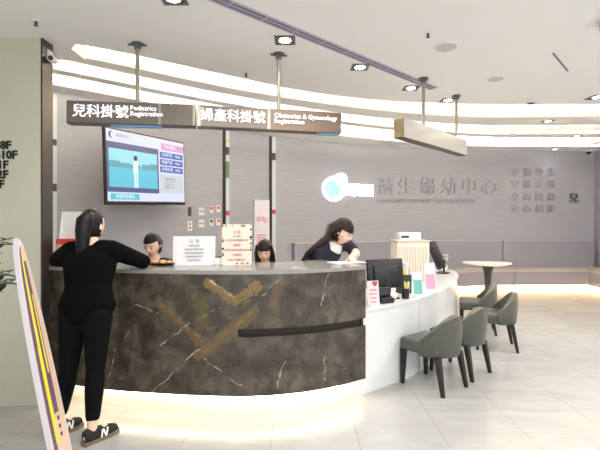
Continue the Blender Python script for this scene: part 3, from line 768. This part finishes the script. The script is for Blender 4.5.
def face(parent, HM, s=1.0, closed=True):
    R = HM.to_3x3()
    for sx in (-1, 1):
        b = MB(); b.ball(HM @ (Vector((sx*.031,.082,.004))*s), .014*s, .006*s, (.005 if closed else .008)*s, 12, R); b.build('eye', M['eye'], parent, smooth=60)
        b = MB(); b.tube([HM @ (Vector((sx*.015,.091,.026))*s), HM @ (Vector((sx*.032,.088,.031))*s), HM @ (Vector((sx*.05,.076,.026))*s)], [.002*s,.003*s,.0018*s], 8); b.build('eyebrow', M['hair'], parent)
    b = MB(); b.ball(HM @ (Vector((0,.088,-.058))*s), .021*s, .008*s, .007*s, 12, R); b.build('mouth', M['lips'], parent, smooth=60)
def hair_cap(m, HM, s=1.0, bangs=False, line=.35, grow=1.1):
    """cap covering crown, sides and back; leaves the face open"""
    t = bmesh.new(); bmesh.ops.create_uvsphere(t, u_segments=44, v_segments=30, radius=1)
    dead = []
    for v in t.verts:
        x, y, z = v.co
        low = -.75 if y < -.1 else (-.35 if y < .25 else line)
        if bangs and y > .25: low = .14
        if z < low-.001 and not (y < .25 and z > -.75): dead.append(v)
        w = 1+.02*math.sin(9*math.atan2(x, y)+3*z)
        v.co = HM @ (Vector((x*.076*grow*w, y*.094*grow*w-.004, z*.115*grow+.002))*s)
    bmesh.ops.delete(t, geom=dead, context='VERTS')
    bmesh.ops.recalc_face_normals(t, faces=t.faces[:])
    r = bmesh.ops.solidify(t, geom=t.faces[:], thickness=.008)
    m._merge(t)
def person(label, P, top_mat, hair_mat, sleeve=1.0, leggings=None, shoes=None, hands=True):
    """P: pose points in world space"""
    V = {k: (Vector(v) if isinstance(v, (tuple, list)) and len(v) == 3 else v) for k, v in P.items()}
    base = Vector((V['pelvis'].x, V['pelvis'].y, 0)); root = thing('person', label, 'person', base)
    T = Matrix.Translation(-base)
    for k, v in list(V.items()):
        if isinstance(v, Vector): V[k] = v-base
    side = (V['shR']-V['shL']).normalized()
    HM = head_matrix(V['head'], *P['look']); hs = P.get('hs', 1.0)
    neck0 = (V['shR']+V['shL'])/2; chest = neck0.lerp(V['pelvis'], .3); waist = neck0.lerp(V['pelvis'], .66)
    wd = P.get('wd', 1.0)
    def torso(b, g):
        b.limb([V['pelvis']-Vector((0,0,.09)), V['pelvis'], waist, chest, neck0.lerp(chest, .25), neck0+(V['head']-neck0)*.12],
               [(.12*wd+g,.10+g), (.165*wd+g,.115+g), (.125*wd+g,.098+g), (.15*wd+g,.115+g), (.14*wd+g,.085+g), (.06+g,.055+g)], side, 22)
    def arm(b, S, g, frac=1.0):
        sh, el, wr = V['sh'+S], V['el'+S], V['wr'+S]; inn_ = neck0.lerp(sh, .55)
        if frac >= 1:
            b.limb([inn_, sh, sh.lerp(el, .5), el], [.06+g,.054+g,.046+g,.038+g]); b.limb([el, el.lerp(wr, .35), wr], [.038+g,.037+g,.026+g])
        else:
            b.limb([inn_, sh, sh.lerp(el, frac)], [.06+g,.056+g,.052+g])
    def leg(b, S, g, frac=1.0):
        hp, kn, an = V['hip'+S], V['kn'+S], V['an'+S]
        b.limb([hp, hp.lerp(kn, .45), kn], [.09+g,.074+g,.052+g]); e_ = kn.lerp(an, frac)
        b.limb([kn, kn.lerp(an, .3), kn.lerp(an, frac*.98)], [.051+g,.053+g,.034+.012*(1-frac)+g])
    b = Body(); torso(b, 0)
    for S in 'LR':
        arm(b, S, 0); leg(b, S, 0)
        an, toe = V['an'+S], V['toe'+S]; f = toe-an; f.z = 0; f.normalize()
        ft = an-f*.03; ft.z = .05
        b.limb([an, Vector((an.x, an.y, .06))], [.033,.034]); b.limb([ft, an.lerp(toe, .5)*1.0, toe], [.03,.032,.022])
        if hands:
            up = Vector(P['up'+S]); dr_ = Vector(P['dir'+S]).normalized(); sd = dr_.cross(up) if S == 'L' else up.cross(dr_)
            hand(b, V['wr'+S], dr_, up, -sd if P.get('flip') else sd, .95, P.get('curl', .5))
    b.limb([neck0-(V['head']-neck0)*.1, neck0.lerp(V['head'], .45), V['head']+Vector((0,0,-.02))], [.062,.05,.052])
    head_shape(b.m, HM, hs)
    o = b.build('body', M['skin'], root, .0085, 3)
    face(root, HM, hs, P.get('closed', True))
    c = Body(); ez = P.get('ease', 0); torso(c, .013+ez)
    for S in 'LR': arm(c, S, .011+ez*.7, sleeve)
    c.build('top', top_mat, root, .011, 6)
    c = Body(); c.limb([V['pelvis']+Vector((0,0,.06)), V['pelvis'], V['pelvis']-Vector((0,0,.08))], [(.14*wd+.012,.11),(.17*wd+.008,.125),(.15*wd,.12)], side, 20)
    for S in 'LR': leg(c, S, .012, P.get('crop', .93))
    c.build('leggings', leggings or M['legging'], root, .011, 6)
    for S in 'LR':
        an, toe = V['an'+S], V['toe'+S]; f = toe-an; f.z = 0; f.normalize(); sd = Vector((f.y,-f.x,0)); heel = Vector((an.x,an.y,0))-f*.06; tip = Vector((toe.x,toe.y,0))+f*.035
        ln_ = (tip-heel).length
        sh = Body(); 
        sh.limb([heel+f*ln_*u+Vector((0,0,zz)) for u, zz in ((.02,.055),(.12,.058),(.3,.06),(.5,.052),(.75,.045),(.95,.04))], [(.034,.04),(.038,.05),(.039,.05),(.042,.04),(.044,.033),(.03,.022)], sd, 16)
        so = sh.build('shoe', M['shoe'], root, .008, 3)
        k = MB(); pl = []
        for u, w_ in ((-.02,.02),(.0,.034),(.25,.036),(.5,.044),(.8,.047),(.96,.034),(1.02,.015)): pl.append((u, w_))
        poly = [heel+f*ln_*u+sd*w_ for u, w_ in pl]+[heel+f*ln_*u-sd*w_ for u, w_ in pl[::-1]]
        k.prism([(q.x,q.y) for q in poly], .002, .026); k.build('sole', M['sole'], so)
        if P.get('logo'):
            for sgn in (1,-1):   # bold slanted letter N on each flank
                LM = Matrix.Translation(heel+f*ln_*.5+sd*sgn*.0465+Vector((0,0,.056))) @ Matrix(((f.x,sd.x,0,0),(f.y,sd.y,0,0),(0,0,1,0),(0,0,0,1)))
                k = MB(); h = .026
                for x0, x1, xs in ((-.024,-.012,.006),(.012,.024,.006)):
                    v = [LM @ Vector(q) for q in ((x0-xs,0,-h),(x1-xs,0,-h),(x1+xs,-sgn*.006,h),(x0+xs,-sgn*.006,h))]; k.quad(*v); k.quad(*[q+sd*sgn*.002 for q in v])
                v = [LM @ Vector(q) for q in ((-.02+.006,-sgn*.006,h),(-.008+.006,-sgn*.006,h),(.02-.006,0,-h),(.008-.006,0,-h))]; k.quad(*v); k.quad(*[q+sd*sgn*.003 for q in v])
                k.build('emblem', M['white_matt'], so)
    return root, HM, V, base, neck0, side
M['shoe'] = mat('black_suede_shoe', (34,32,32), .8); M['sole'] = mat('shoe_sole', (120,104,84), .7)

# the visitor at the counter, seen from behind, leaning on both forearms
vis, HM, V, base, nk, sd = person('person from behind in black top and leggings leaning on the marble counter', dict(
    pelvis=(-1.52,2.97,.90), shL=(-1.70,3.09,1.285), shR=(-1.385,3.06,1.295), head=(-1.56,3.12,1.475), look=(.22,.12,0), hs=1.06, wd=1.1,
    elL=(-1.905,3.26,1.205), wrL=(-1.74,3.46,1.175), dirL=(.8,.3,-.05), upL=(0,0,1),
    elR=(-1.225,3.25,1.19), wrR=(-1.385,3.44,1.20), dirR=(-.6,.45,.35), upR=(.3,-.2,.9), curl=.7,
    hipL=(-1.61,2.96,.86), hipR=(-1.43,2.94,.86), knL=(-1.645,2.96,.46), knR=(-1.435,2.92,.46), anL=(-1.70,2.93,.09), anR=(-1.415,2.83,.09),
    toeL=(-1.63,3.05,.04), toeR=(-1.33,2.96,.04), ease=.014, crop=.8, logo=True), M['black_cloth'], M['hair'])
h = MB(); h.smooth = True; hair_cap(h, HM, 1.03, False, .5, 1.09)
pt = [HM @ Vector(q) for q in ((.01,-.06,.05),(.012,-.098,.02),(.014,-.105,-.05),(.016,-.1,-.12),(.018,-.1,-.2),(.018,-.1,-.27))]
h.tube(pt, [.05,.056,.054,.048,.04,.016], 16); h.build('hair', M['hair'], vis, smooth=60)

def seated(label, x, y, ztop, look, hairm, style):
    hz = ztop-.125
    p, HMx, V, base, nk, sd = person(label, dict(
        pelvis=(x,y+.03,hz-.59), shL=(x+.165,y+.02,hz-.2), shR=(x-.165,y+.02,hz-.2), head=(x,y-.04,hz), look=look,
        elL=(x+.21,y-.06,hz-.44), elR=(x-.21,y-.06,hz-.44), wrL=(x+.09,y-.16,hz-.46), wrR=(x-.09,y-.16,hz-.46), dirL=(-.5,-.4,-.1), dirR=(.5,-.4,-.1), upL=(0,0,1), upR=(0,0,1),
        hipL=(x+.09,y,hz-.62), hipR=(x-.09,y,hz-.62), knL=(x+.1,y-.27,hz-.63), knR=(x-.1,y-.27,hz-.63), anL=(x+.1,y-.19,.09), anR=(x-.1,y-.19,.09), toeL=(x+.1,y-.31,.04), toeR=(x-.1,y-.31,.04)),
        M['navy'], hairm, .45)
    h = MB(); h.smooth = True
    if style == 'tied':
        hair_cap(h, HMx, 1, False, .33, 1.12)
        h.ball(HMx @ Vector((0,-.11,-.03)), .04, n=14)
        h.tube([HMx @ Vector((.078,-.01,.0)), HMx @ Vector((.082,-.015,-.06)), HMx @ Vector((.075,-.03,-.13))], [.016,.018,.008], 10)
    else:
        hair_cap(h, HMx, 1, True, .2, 1.1)
        for sx in (-1,1): h.tube([HMx @ Vector((sx*.06,.03,.07)), HMx @ Vector((sx*.072,.025,-.02)), HMx @ Vector((sx*.074,.015,-.1)), HMx @ Vector((sx*.07,.0,-.2))], [(.02,.03),(.022,.045),(.022,.045),(.012,.02)], 12)
        h.tube([HMx @ Vector((0,-.08,0)), HMx @ Vector((0,-.09,-.1)), HMx @ Vector((0,-.09,-.24))], [(.07,.03),(.08,.03),(.06,.02)], 14, side=HMx.to_3x3() @ Vector((1,0,0)))
    h.build('hair', hairm, p, smooth=60)
    return p
seated('person with tied black hair looking down behind the counter beside the bread tray', -1.485, 4.24, 1.395, (PI+.25,.42,0), M['hair'], 'tied')
seated('person with dark bangs half hidden behind the counter by the cream notice', -.355, 4.24, 1.33, (PI+.1,.25,0), M['brown_hair'], 'bangs')

# standing receptionist leaning over the counter, facing right
st3, HM, V, base, nk, sd = person('person in navy top with white collar and long brown hair writing at the counter', dict(
    pelvis=(.03,4.34,.90), shL=(.49,4.26,1.27), shR=(.185,4.11,1.235), head=(.415,4.12,1.405), look=(PI/2+.35,.5,0), hs=1.13, closed=True,
    elL=(.56,4.12,1.185), wrL=(.47,3.88,1.165), dirL=(.1,-.8,-.02), upL=(0,0,1), elR=(.19,4.15,.98), wrR=(.33,4.17,.93), dirR=(.5,-.3,.0), upR=(0,0,1),
    hipL=(.03,4.43,.87), hipR=(.03,4.25,.87), knL=(.06,4.43,.47), knR=(.06,4.25,.47), anL=(.03,4.43,.09), anR=(.03,4.25,.09), toeL=(.17,4.43,.04), toeR=(.17,4.25,.04)),
    M['navy'], M['brown_hair'], .55)
h = MB(); h.smooth = True; hair_cap(h, HM, 1.13, True, .2, 1.1)
hl = lambda *q: HM @ Vector(q)
h.tube([hl(.0,-.06,.05), hl(.0,-.115,-.02), Vector((.27,4.10,1.34))-base, Vector((.17,4.1,1.265))-base, Vector((.08,4.12,1.19))-base, Vector((.02,4.14,1.11))-base], [(.06,.05),(.07,.05),(.062,.042),(.055,.035),(.05,.03),(.02,.012)], 16, side=(0,1,0))
h.tube([hl(.08,-.01,.05), hl(.09,-.04,-.03), hl(.07,-.1,-.09)], [(.02,.03),(.024,.04),(.02,.02)], 12)
h.build('hair', M['brown_hair'], st3, smooth=60)
cbm = MB(); cbm.smooth = True
nd = (V['head']-nk).normalized(); n0 = nk+nd*.035; fx = Vector((.75,-.5,0)); fx = (fx-nd*fx.dot(nd)).normalized(); sx_ = nd.cross(fx)
n_ = 30; rin = [n0+nd*.028+fx*.07*math.cos(2*PI*i/n_)+sx_*.07*math.sin(2*PI*i/n_) for i in range(n_)]
rout = [n0+fx*(.092+.01*math.cos(2*PI*i/n_))*math.cos(2*PI*i/n_)+sx_*.1*math.sin(2*PI*i/n_)-nd*(.02+.022*math.cos(2*PI*i/n_)) for i in range(n_)]
va = [cbm.bm.verts.new(p) for p in rin]; vb = [cbm.bm.verts.new(p) for p in rout]; vc = [cbm.bm.verts.new(p-nd*.012) for p in rout]
for i in range(n_):
    if i in (0,): continue
    cbm._f([va[i],va[(i+1)%n_],vb[(i+1)%n_],vb[i]]); cbm._f([vb[i],vb[(i+1)%n_],vc[(i+1)%n_],vc[i]])
cbm.build('collar', M['white_matt'], st3, smooth=50)

# stools under the two seated receptionists
for x, lb in ((-1.465,'round black stool under the receptionist with tied hair'), (-.35,'round black stool under the receptionist with bangs')):
    hz = (1.395 if x < -1 else 1.33)-.125; zs = hz-.735
    t = thing('stool', lb, 'stool', (x-.01,4.29,0), 0, 'stools behind the counter')
    b = MB(); b.tube([(0,0,zs-.05),(0,0,zs-.01),(0,0,zs)], [.17,.18,.16], 28); b.build('seat', M['black'], t, smooth=50)
    b = MB(); b.cyl(0,0,.03,zs-.05,.025); b.build('post', M['steel'], t, smooth=40)
    b = MB(); b.cyl(0,0,0,.03,.2,.18,28); b.build('base', M['steel'], t, smooth=40)

# ------------------------------------------------------------------ things on the marble counter
CT = 1.131
def counter_pt(px, back):
    """point on the counter top at column px, 'back' metres behind the front edge"""
    P = offset(CP, back); p = min(P, key=lambda q: abs(300+F*q.x/q.y-px)); return p
def standee(name, label, cat, px0, px1, py_top, back, m, zbase=CT, Y=None, lean=.12, stand=True, group=None, yaw=None):
    """a printed board leaning in a small stand; height from the row of its top edge"""
    p = counter_pt((px0+px1)/2, back) if Y is None else Vector((((px0+px1)/2-300)/F*Y, Y, 0))
    w_ = (px1-px0)/F*p.y; hh = EYE-(py_top-HOR)/F*p.y-zbase
    a = yaw if yaw is not None else math.atan2(p.x, p.y)*-.6
    t = thing(name, label, cat, (p.x,p.y,zbase), a, group)
    T = Matrix.Rotation(-lean, 4, 'X')
    b = MB(); b.box(-w_/2,w_/2,-.002,.002,.004,hh,T); b.build('board', m, t)
    if stand:
        b = MB(); b.box(-w_/2*.9,w_/2*.9,-.035,.09,0,.004); b.box(-w_*.1,w_*.1,.0,.004,.004,hh*.6,Matrix.Translation((0,.075,0)) @ Matrix.Rotation(lean*2.2,4,'X')); b.build('stand', M['acrylic'], t)
    return t, w_, hh, T
M['acrylic'] = mat('clear_acrylic', (225,228,232), .1, spec=.6)
def print_lines(t, T, lines, m, size, z, name='print', dz=None, y=-.0035, x=0, align='CENTER', bold=0):
    for k, s in enumerate(lines):
        o = text_obj(s, size, name, m, t, .0003, (0,0,0), align=align, bold=bold)
        o.matrix_local = T @ Matrix.Translation((x, y, z-k*(dz or size*1.25))) @ Matrix.Rotation(PI/2, 4, 'X')
t, w_, hh, T = standee('notice_board', 'plain white notice with grey text standing on the counter', 'notice', 173, 214.5, 236, .36, M['paper'])
print_lines(t, T, ['公  告'], M['grey_ink'], .034, hh*.82); print_lines(t, T, ['親愛的民眾','為維護您的看診權益','請先至櫃台辦理報到','掛號後請稍候叫號','謝謝您的配合'], M['grey_ink'], .018, hh*.66, dz=.031)
t, w_, hh, T = standee('notice_board', 'cream notice with red lettering and patterned border on the counter', 'notice', 222, 252, 224, .4, M['notice'])
print_lines(t, T, ['公告'], M['red_ink'], .034, hh*.8); print_lines(t, T, ['貼心提醒'], M['grey_ink'], .016, hh*.7)
print_lines(t, T, ['看診民眾請配戴口罩','量體溫','並配合填寫旅遊史資料','以保護您','與他人健康安全'], M['red_ink'], .021, hh*.6, dz=.042)
k = MB(); random.seed(3)
for i in range(26):
    u = random.random(); e_ = i % 4; x, z = ((-.46,u),(.46,u),(u-.5,.04),(u-.5,.96))[e_]; r = .005+.005*random.random()
    k.mi = i % 3; k.box(x*w_-r,x*w_+r,-.0034,-.0022,z*hh-r,z*hh+r,T)
k.build('border_marks', [M['olive'],M['ink'],M['gold']], t)
p = counter_pt(217.5,.42); t = thing('card_holder', 'small white card box with a black pen on top between the notices', 'card holder', (p.x,p.y,CT), .1)
b = MB(); b.rbox(-.028,.028,-.02,.03,0,.06,.003); b.build('box', M['white'], t)
b = MB(); b.tube([(-.03,.0,.066),(.03,.01,.066)], .006, 8); b.build('pen', M['black'], t)
# bread tray
p = counter_pt(161,.30); t = thing('tray', 'dark oval tray on the counter beside the leaning visitor', 'tray', (p.x,p.y,CT))
b = MB(); b.tube([(0,0,0),(0,0,.006),(0,0,.022)], [(.085,.05),(.1,.06),(.118,.072)], 32, side=(1,0,0)); b.build('dish', M['leg'], t, smooth=50)
for i, (x, y, z, r) in enumerate(((-.062,.0,.03,.024),(.0,.016,.032,.026),(.064,-.004,.03,.024),(.012,-.03,.028,.018))):
    b = MB(); b.ball((0,0,0), r*1.35, r*.9, r*.62, 16); o = b.build('bread_roll', M['gold'], smooth=60); o.location = (p.x+x,p.y+y,CT+z-.002); o.rotation_euler = (0,0,i*.7)
    tag(o, ('golden bread roll at the left end of the dark tray','golden bread roll in the middle of the dark tray, largest','golden bread roll at the right end of the dark tray','small golden bread roll at the front of the dark tray')[i], 'bread', 'bread rolls on the tray')
# document holder at the left end and the red box
p = Vector((-2.12+.23,3.78,0)); t = thing('document_holder', 'tall white document holder on the counter end by the dark pillar', 'document holder', (-2.075,3.63,CT), -.05)
b = MB(); b.box(.0,.215,.0,.006,0,.46); b.build('back_board', M['white_matt'], t)
b = MB(); b.bm.verts.ensure_lookup_table(); v = [(-.0,.0,.46),(.0,.006,.46),(.005,-.1,.0),(.011,-.1,.0),(0,0,0),(0,.006,0)]
vv = [b.bm.verts.new(q) for q in v]
for f_ in ((0,2,4),(1,5,3),(0,1,3,2),(2,3,5,4),(0,4,5,1)): b._f([vv[i] for i in f_])
b.build('side_board', M['white_matt'], t)
b = MB(); b.box(.012,.215,-.01,.03,0,.02); b.build('base', M['white_matt'], t)
p = at(67,255,3.74); t = thing('leaflet_box', 'orange red carton of leaflets in front of the white document holder', 'box', (-1.99,3.54,CT+.001), .1)
b = MB(); b.box(-.065,.1,-.04,.035,0,.225); b.build('carton', M['red'], t)
b = MB(); b.box(-.06,.095,-.041,-.039,.12,.18); b.build('label_patch', M['peach'], t)
# papers under the writing hand
pp_ = counter_pt(352,.3); t = None
b = MB(); b.box(-.15,.15,-.105,.105,0,.004); o = b.build('paper_sheet', M['paper']); o.location = (pp_.x+.03,pp_.y,CT); o.rotation_euler = (0,0,.5); tag(o,'white paper sheet on the counter under the writing hands','paper')
# hanging pink poster behind the receptionist with bangs
p, dd, nn, aa = wall_at_px(260.5)
zt, zb = at(260,200,p.y).z, at(260,262,p.y).z-.3; w_ = 17/F*p.y
t = thing('wall_poster', 'tall white poster with pink writing between the slit windows', 'poster', (p.x+nn.x*.06,p.y+nn.y*.06,0), aa)
b = MB(); b.box(-w_/2,w_/2,-.004,.05,zb,zt); b.build('sheet', mat('pale_pink_paper',(242,238,246),.7), t)
text_obj('母乳', .11, 'print', M['magenta'], t, .0005, (-w_*.42,-.006,zt-.38)); text_obj('親善\n醫療', .055, 'print', M['pink'], t, .0005, (.05,-.006,zt-.4))
text_obj('歡迎哺餵母乳\n溫馨哺集乳室\n友善就醫環境\n歡迎多加利用', .036, 'print', M['red_ink'], t, .0005, (-w_*.4,-.006,zt-.75), line=1.3)

# ------------------------------------------------------------------ things on the white desk
DT = .741
# monitor seen from behind
def monitor(label, c, yaw, w_, h_, z0, tilt, grp='desk monitors'):
    t = thing('monitor', label, 'monitor', (c[0],c[1],DT), yaw, grp)
    T = Matrix.Translation((0,0,z0)) @ Matrix.Rotation(tilt, 4, 'X')
    b = MB(); b.rbox(-w_/2,w_/2,-.014,.02,0,h_,.006,T,2); b.rbox(-w_*.36,w_*.36,-.034,-.01,h_*.1,h_*.78,.01,T,2); b.build('casing', M['black'], t, smooth=40)
    b = MB(); b.box(-w_/2+.012,w_/2-.012,.0195,.0215,.012,h_-.012,T); b.build('screen', M['dark_grey'], t)
    b = MB(); b.box(-.03,.03,-.03,-.012,.01,z0+h_*.3); b.build('neck', M['black'], t)
    b = MB(); b.rbox(-.1,.1,-.09,.07,0,.014,.005); b.build('base', M['black'], t)
    return t
monitor('black monitor seen from behind at the marble end of the desk', (.86,4.14), math.radians(24), .42, .29, .1, -.12)
monitor('black monitor seen edge-on at the far end of the desk', (2.12,6.18), math.radians(58), .44, .43, .07, -.42)
def desk_y(py): return (EYE-DT)*F/(py-HOR)
Y = desk_y(308.5); t, w_, hh, T = standee('leaflet_stand', 'pink white card in front of the black monitor', 'leaflet', 367.5, 380.5, 281, 0, mat('pale_pink_card',(244,220,222),.7), DT, Y=3.79, yaw=.35)
print_lines(t, T, ['♥'], M['red_ink'], .05, hh*.86, x=.02); print_lines(t, T, ['溫馨提醒','請將健保卡','交給櫃台','謝謝您'], M['red_ink'], .018, hh*.62, dz=.036)
t, w_, hh, T = standee('leaflet_stand', 'teal leaflet in a clear stand on the desk', 'leaflet', 413, 424, 272, 0, M['paper'], DT, Y=4.21, yaw=.3)
b = MB(); b.box(-w_*.42,w_*.42,-.0035,-.002,hh*.12,hh*.68,T); b.build('print', M['teal'], t)
t, w_, hh, T = standee('leaflet_stand', 'pale pink leaflet in a clear stand beside the teal one', 'leaflet', 425, 437.5, 263, 0, M['paper'], DT, Y=4.47, yaw=.3)
b = MB(); b.box(-w_*.42,w_*.42,-.0035,-.002,hh*.12,hh*.62,T); b.build('print', M['pink'], t)
# magazine file
p = Vector(((404-300)/F*4.45,4.45,0)); t = thing('magazine_file', 'black and yellow printed magazine file behind the teal leaflet', 'magazine file', (p.x,p.y,DT), .5)
b = MB(); b.box(-.06,.06,-.05,.06,0,.2); b.build('box', M['dark_grey'], t)
for i, (m, hgt, x) in enumerate(((M['yellow'],.25,-.035),(M['paper'],.32,.0),(M['peach'],.28,.035))):
    b = MB(); b.box(x-.015,x+.016,-.046,.05,.02,hgt); b.build('magazine', m, t)
b = MB(); b.box(-.05,.03,-.0525,-.05,.02,.12); b.build('label_patch', M['yellow'], t)
# pen cup, card reader, cable
p = Vector(((385-300)/F*3.9,3.93,0)); t = thing('card_reader', 'black card terminal with cable in front of the monitor', 'card reader', (p.x,p.y,DT), .5)
b = MB(); b.rbox(-.075,.075,-.06,.06,0,.05,.008); b.rbox(-.07,.07,.0,.055,.05,.14,.008); b.build('casing', M['black'], t, smooth=40)
b = MB(); b.box(-.05,.05,-.003,.0,.07,.12); b.build('screen', M['dark_grey'], t)
b = MB(); b.tube(catmull([(.05,-.05,.055),(.09,-.07,.09),(.06,-.09,.05),(.02,-.07,.08),(.07,-.03,.1)],6), .005, 8); b.build('cable', M['white_matt'], t)
p = Vector(((405-300)/F*4.15,4.13,0)); t = thing('pen_cup', 'dark pen cup with pens beside the card terminal', 'pen cup', (p.x,p.y,DT))
b = MB(); b.cyl(0,0,0,.1,.035,.038,20); b.build('cup', M['black'], t, smooth=40)
for i, m in enumerate(('white','yellow','black','teal')):
    b = MB(); x = .014*math.cos(i*1.7); y = .014*math.sin(i*1.7); b.tube([(x,y,.09),(x*2.2,y*2.2,.17)], .005, 8); b.build('pen', M[m], t)
# ribbed cream machine with paper on top
c = at(411,262,5.35); t = thing('ribbed_cabinet', 'cream ribbed cabinet machine standing at the back of the desk', 'cabinet', (c.x,5.42,DT), .06)
b = MB(); b.rbox(-.21,.21,-.15,.15,0,.5,.01); b.build('body', M['cream'], t, smooth=40)
for k in range(11):
    b = MB(); x = -.17+.034*k; b.rbox(x-.009,x+.009,-.163,-.148,.02,.45,.004,seg=1); b.build('rib', M['cream'], t)
b = MB(); b.rbox(-.215,.215,-.155,.155,.5,.525,.006); b.build('lid', mat('beige_lid',(206,196,180),.5), t)
o_z = DT+.525
t = thing('printer', 'small white printer on top of the cream ribbed cabinet', 'printer', (c.x-.02,5.42,o_z), .06)
b = MB(); b.rbox(-.14,.14,-.1,.1,0,.1,.012); b.build('casing', M['white'], t, smooth=40)
b = MB(); b.box(-.12,-.02,-.103,-.099,.03,.06); b.build('slot', M['dark_grey'], t)
# small flowers at the far end
p = Vector((2.25,6.58,0)); t = thing('flower_vase', 'small white flower arrangement at the rounded desk end', 'vase', (p.x+.04,p.y,DT))
b = MB(); b.tube([(0,0,0),(0,0,.05),(0,0,.09)], [.03,.045,.03], 18); b.build('vase', M['white'], t, smooth=50)
random.seed(5)
for k in range(9):
    a = 2*PI*k/9; r = .03+.04*random.random(); z = .14+.1*random.random()
    b = MB(); b.tube([(0,0,.08),(r*math.cos(a)*.6,r*math.sin(a)*.6,z*.8),(r*math.cos(a),r*math.sin(a),z)], .003, 6); b.build('stem', M['leaf'], t)
    b = MB(); b.ball((r*math.cos(a),r*math.sin(a),z), .018, .018, .012, 10); b.build('flower', M['white_matt'] if k % 3 else M['peach'], t, smooth=60)

# ------------------------------------------------------------------ oval display board at the left
oz = thing('display_board', 'leaning pointed oval board with white rim, yellow and purple stripes', 'display board', (-1.165,2.14,0))
ax = (Vector((-1.5,2.2,1.415))-Vector((-1.165,2.14,0))); H_ = ax.length; ax.normalize()
uu = Vector((-.2,.98,0)); uu = (uu-ax*uu.dot(ax)).normalized(); nn = uu.cross(ax).normalized()
BM_ = Matrix((( uu.x,ax.x,nn.x,0),(uu.y,ax.y,nn.y,0),(uu.z,ax.z,nn.z,0),(0,0,0,1)))
def outline(sc, v0=.0, n=40, sh=0):
    L_, R_ = [], []
    for i in range(n+1):
        v = i/n; w_ = .108*sc*math.sqrt(max(0, 1-((v-.28)/.72)**2 if v > .28 else 1-((v-.28)/.6)**2))
        z = .002+(H_-.004)*v; z = z*(1) if sc == 1 else .03+(H_-.06)*v
        L_.append((-w_+sh, z)); R_.append((w_+sh, z))
    return R_+L_[::-1]
def board_part(poly, z0, z1, name, m):
    b = MB(); b.prism(poly, z0, z1)
    for v in b.bm.verts: v.co = BM_ @ v.co
    return b.build(name, m, oz)
board_part(outline(1), -.012, .012, 'rim', mat('white_rim',(206,200,206),.4))
board_part(outline(.9), .012, .0135, 'panel', M['peach'])
def stripe(f0, f1, v0, v1, m, lay):
    A_, B_ = [], []
    for i in range(31):
        v = v0+(v1-v0)*i/30; w_ = .098*math.sqrt(max(0, 1-((v-.28)/.72)**2 if v > .28 else 1)); A_.append((w_*f0, .03+(H_-.06)*v)); B_.append((w_*f1, .03+(H_-.06)*v))
    board_part(A_+B_[::-1], .0135, .0135+.001*lay, 'stripe', m)
stripe(-.95,-.55,.2,.985,M['purple'],1); stripe(-.5,-.2,.3,.97,M['yellow'],1); stripe(-.2,.35,.35,.93,M['purple'],2); stripe(.05,.2,.5,.8,M['yellow'],3); stripe(-.6,-.35,.25,.6,M['yellow'],3)
for k in range(6):
    v = .26+.03*k; w_ = .098*math.sqrt(1-((v-.28)/.72)**2 if v > .28 else 1)
    o = board_part([(w_*.1,.03+(H_-.06)*v),(w_*.3,.03+(H_-.06)*v),(w_*.3,.03+(H_-.06)*v+.02),(w_*.1,.03+(H_-.06)*v+.02)], .0135, .0148, 'print_mark', M['ink'])

# ------------------------------------------------------------------ potted plant reaching in from the left
pl = thing('potted_plant', 'leafy dark green plant reaching in from the left edge', 'plant', (-2.07,2.5,0))
b = MB(); b.tube([(0,0,0),(0,0,.02),(0,0,.4),(0,0,.42)], [.13,.15,.19,.17], 24); b.build('pot', M['white_matt'], pl, smooth=40)
b = MB(); b.cyl(0,0,.40,.415,.165); b.build('soil', M['soil'], pl)
random.seed(11)
tr_ = MB(); tr_.tube([(0,0,.4),(.02,.01,.8),(.0,.0,1.2),(.02,0,1.45)], [.016,.013,.01,.006], 10); lf = MB(); lf.smooth = True
def leaf(base, d, ln, wd_):
    d = d.normalized(); s_ = d.cross(Vector((0,0,1))).normalized(); u_ = s_.cross(d); mid = []
    for j in range(6):
        f_ = j/5; c_ = base+d*ln*f_-Vector((0,0,.25*ln*f_*f_)); w_ = wd_*math.sin(PI*min(1, .08+f_*.92))**.8
        mid.append((lf.bm.verts.new(c_-s_*w_+u_*w_*.25), lf.bm.verts.new(c_), lf.bm.verts.new(c_+s_*w_+u_*w_*.25)))
    for j in range(5):
        for k in (0,1): lf._f([mid[j][k], mid[j+1][k], mid[j+1][k+1], mid[j][k+1]])
for k in range(16):
    z = .95+.5*k/16; a = k*2.4+.2; e_ = Vector((math.cos(a)*.17, math.sin(a)*.17, z+.04)); s0 = Vector((.01,0,z-.1))
    tr_.tube([s0, s0.lerp(e_, .5)+Vector((0,0,.03)), e_], [.005,.004,.003], 6)
    for q in range(5):
        f_ = .45+.14*q; b0 = s0.lerp(e_, f_); leaf(b0, Vector((math.cos(a+(q%2-.5)*1.9), math.sin(a+(q%2-.5)*1.9), .25)), .095, .022)
for z, xo in ((1.40,.2),(1.16,.22),(1.21,.2)):       # the two sprays that reach into view
    s0 = Vector((.01,0,z-.14)); e_ = Vector((xo+.13, -.02, z)); tr_.tube([s0, s0.lerp(e_, .5)+Vector((0,0,.03)), e_], [.005,.004,.003], 6)
    for q in range(7):
        b0 = s0.lerp(e_, .35+.1*q); leaf(b0, Vector((.7, (q%2-.5)*1.5, .3-(q%3)*.25)), .12, .036)
tr_.build('stems', M['leaf'], pl); o = lf.build('leaves', M['leaf'], pl, smooth=60); o['kind'] = 'stuff'
